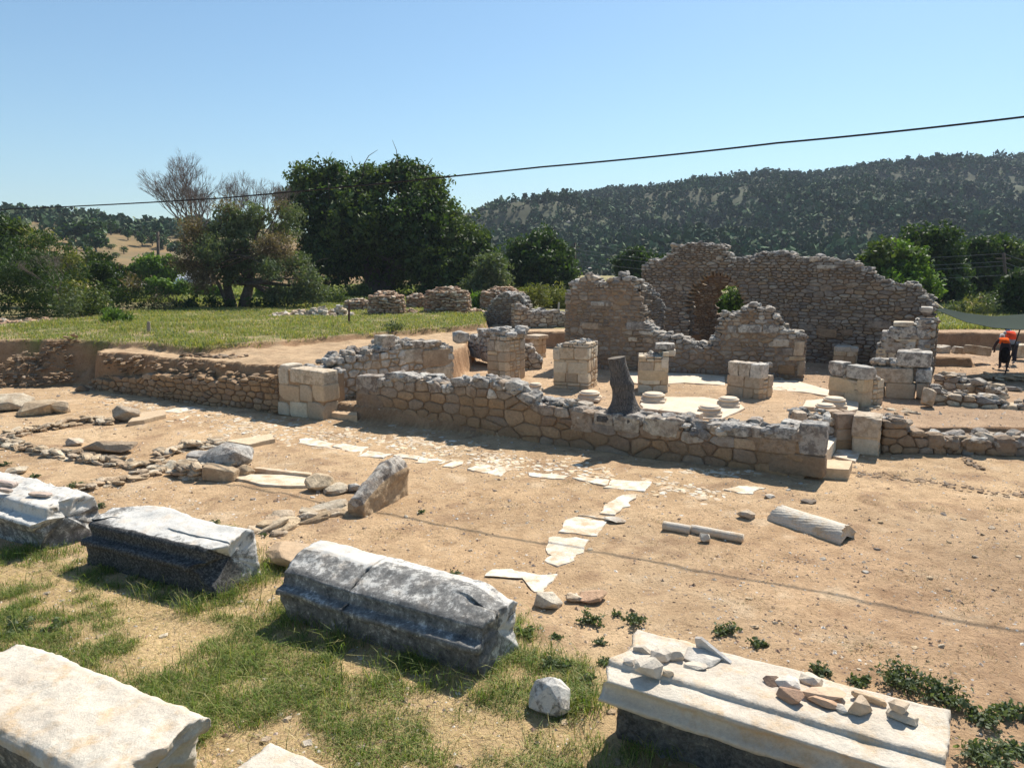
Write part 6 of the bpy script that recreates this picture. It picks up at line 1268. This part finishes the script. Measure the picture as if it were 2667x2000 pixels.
def pebbles():
    n = 52000; u = rg.random(n); y = 5 + 26 * u ** 1.6; x = rg.uniform(-.75, .75, n) * (y + 2); z = gz(x, y); k = (np.abs(z) < .6) & (fbm2(x, y, 1.1, 61, 3) + rg.uniform(-.9, .9, n) > -.1); x, y, z = x[k], y[k], z[k]; n = len(x)
    s = (.006 + .012 * rg.random(n) ** 2.5 + .018 * rg.random(n) * (rg.random(n) < .06))[:, None, None] * (1 + y[:, None, None] * .035); V = OCT[None] * s * rg.uniform(.6, 1.3, (n, 6, 1)) * np.array([1.2, 1, .7]); a = rg.uniform(0, 3.1, n); ca, sa = np.cos(a)[:, None], np.sin(a)[:, None]
    V = np.stack([V[..., 0] * ca - V[..., 1] * sa, V[..., 0] * sa + V[..., 1] * ca, V[..., 2]], -1) + np.stack([x, y, z], 1)[:, None]
    pc = np.array([(.5, .36, .24), (.6, .5, .38), (.3, .2, .14), (.42, .3, .2), (.68, .62, .54), (.2, .14, .1), (.38, .3, .25)]); C = pc[rg.integers(7, size=n)]; mb = MB(); i = np.arange(n)[:, None, None] * 6
    mb.add(V.reshape(-1, 3), (i + OF[None]).reshape(-1, 3), np.repeat(np.c_[C, np.ones(n)], 6, 0)); tag(mb.build('gravel', M_peb), 'loose gravel and pebbles scattered over the courtyard soil', 'gravel', kind='stuff')
    # embedded flat cobbles in front of the wall
    mb = MB(); LN = [((430, 1075), (720, 1110), 60, 30), ((560, 1115), (900, 1150), 70, 28), ((800, 1120), (1150, 1165), 70, 20), ((1050, 1145), (1350, 1205), 90, 30), ((1250, 1195), (1600, 1240), 60, 22), ((1690, 1255), (1860, 1290), 28, 18), ((1770, 1225), (1950, 1240), 22, 10), ((280, 1050), (440, 1060), 30, 12)]
    for (a, b, n_, sp) in LN:
        for _ in range(int(n_ * 3.2)):
            t = rg.random(); px = a[0] + (b[0] - a[0]) * t + rg.normal() * 22; py = a[1] + (b[1] - a[1]) * t + rg.normal() * sp * .55; p = P(px, py, 0); 
            if (p[:2] - FW.A[:2]) @ FW.n > -.12 and p[0] > -5.4: continue
            if p[0] < -5 and (p[:2] - BW.A[:2]) @ BW.n > -.15: continue
            g = gz1(p[0], p[1]); s = rg.uniform(.03, .085); stone(mb, (p[0], p[1], g - .004), (s * rg.uniform(.8, 1.5), s * .7, .012), rotm(0, 0, rg.uniform(0, 3)), pick('pale' if rg.random() < .35 else 'tan', .0, .15), .3, 3)
    tag(mb.build('cobbles', M_ash), 'flat pale cobbles set in the soil along the foot of the front wall', 'cobbles', kind='stuff')
pebbles()
def debris():
    mb = MB(); r = np.random.default_rng(5)
    spots = [(2150, 1290), (2260, 1310), (2420, 1330), (2590, 1430), (2480, 1560), (2250, 1690), (2330, 1710), (2480, 1740), (2560, 1700), (2620, 1330), (1900, 1330), (1790, 1395), (1870, 1430), (1720, 1350), (1250, 1290), (1190, 1370), (1480, 1260), (2090, 1620), (1960, 1570), (2380, 1500), (2640, 1600), (1000, 1395), (880, 1450), (1340, 1320), (2000, 1480), (300, 1290), (500, 1320), (1420, 1200), (2330, 1240), (2560, 1500)]
    for px, py in spots:
        c = G(px, py); n = int(r.integers(60, 170)); R = r.uniform(.12, .34); q = np.c_[c[0] + r.normal(size=n) * R * 1.4, c[1] + r.normal(size=n) * R, np.zeros(n)]; q[:, 2] = gz(q[:, 0], q[:, 1])
        blades(mb, q, r.uniform(.012, .04, n), .006, r.uniform(1.5, 4, n), [(.26, .16, .09), (.34, .23, .13), (.2, .13, .075), (.42, .32, .18), (.17, .16, .07)], .3)
    tag(mb.build('dry_debris', M_grass), 'withered weeds and dug over clods in small patches on the courtyard soil', 'dry weeds', kind='stuff')
    mb = MB(); n = 900
    for _ in range(n):
        y = 5.5 + 22 * r.random() ** 1.5; x = r.uniform(-.72, .72) * y; z = gz1(x, y)
        if abs(z) > .5 or fbm2(np.array([x]), np.array([y]), 1.4, 71, 3)[0] < r.uniform(-.5, .8): continue
        sz = r.uniform(.012, .035) * (1 + .03 * y); stone(mb, (x, y, z), (sz * 1.3, sz, sz * .5), rotm(.2 * r.normal(), .2 * r.normal(), r.uniform(0, 3)), pick('tan' if r.random() < .7 else 'grey', 0), .3, 3)
    tag(mb.build('loose_stones', M_rub), 'fist sized stones strewn thinly across the courtyard', 'loose stones', kind='stuff')
debris()

# ------------------------------------------------------------------ air
def haze():
    m = bpy.data.materials.new('haze_air'); m.use_nodes = True; nt = m.node_tree; nt.nodes.remove(nt.nodes['Principled BSDF']); v = nt.nodes.new('ShaderNodeVolumePrincipled')
    v.inputs['Density'].default_value = .00024; v.inputs['Color'].default_value = (.72, .82, 1, 1); nt.links.new(v.outputs[0], nt.nodes['Material Output'].inputs['Volume'])
    mb = MB(); mb.add(CG1 * [1900, 950, 90] + [0, 830, 86], CF1); tag(mb.build('haze', m), 'thin blue summer haze over the valley', 'haze', kind='stuff')
haze()
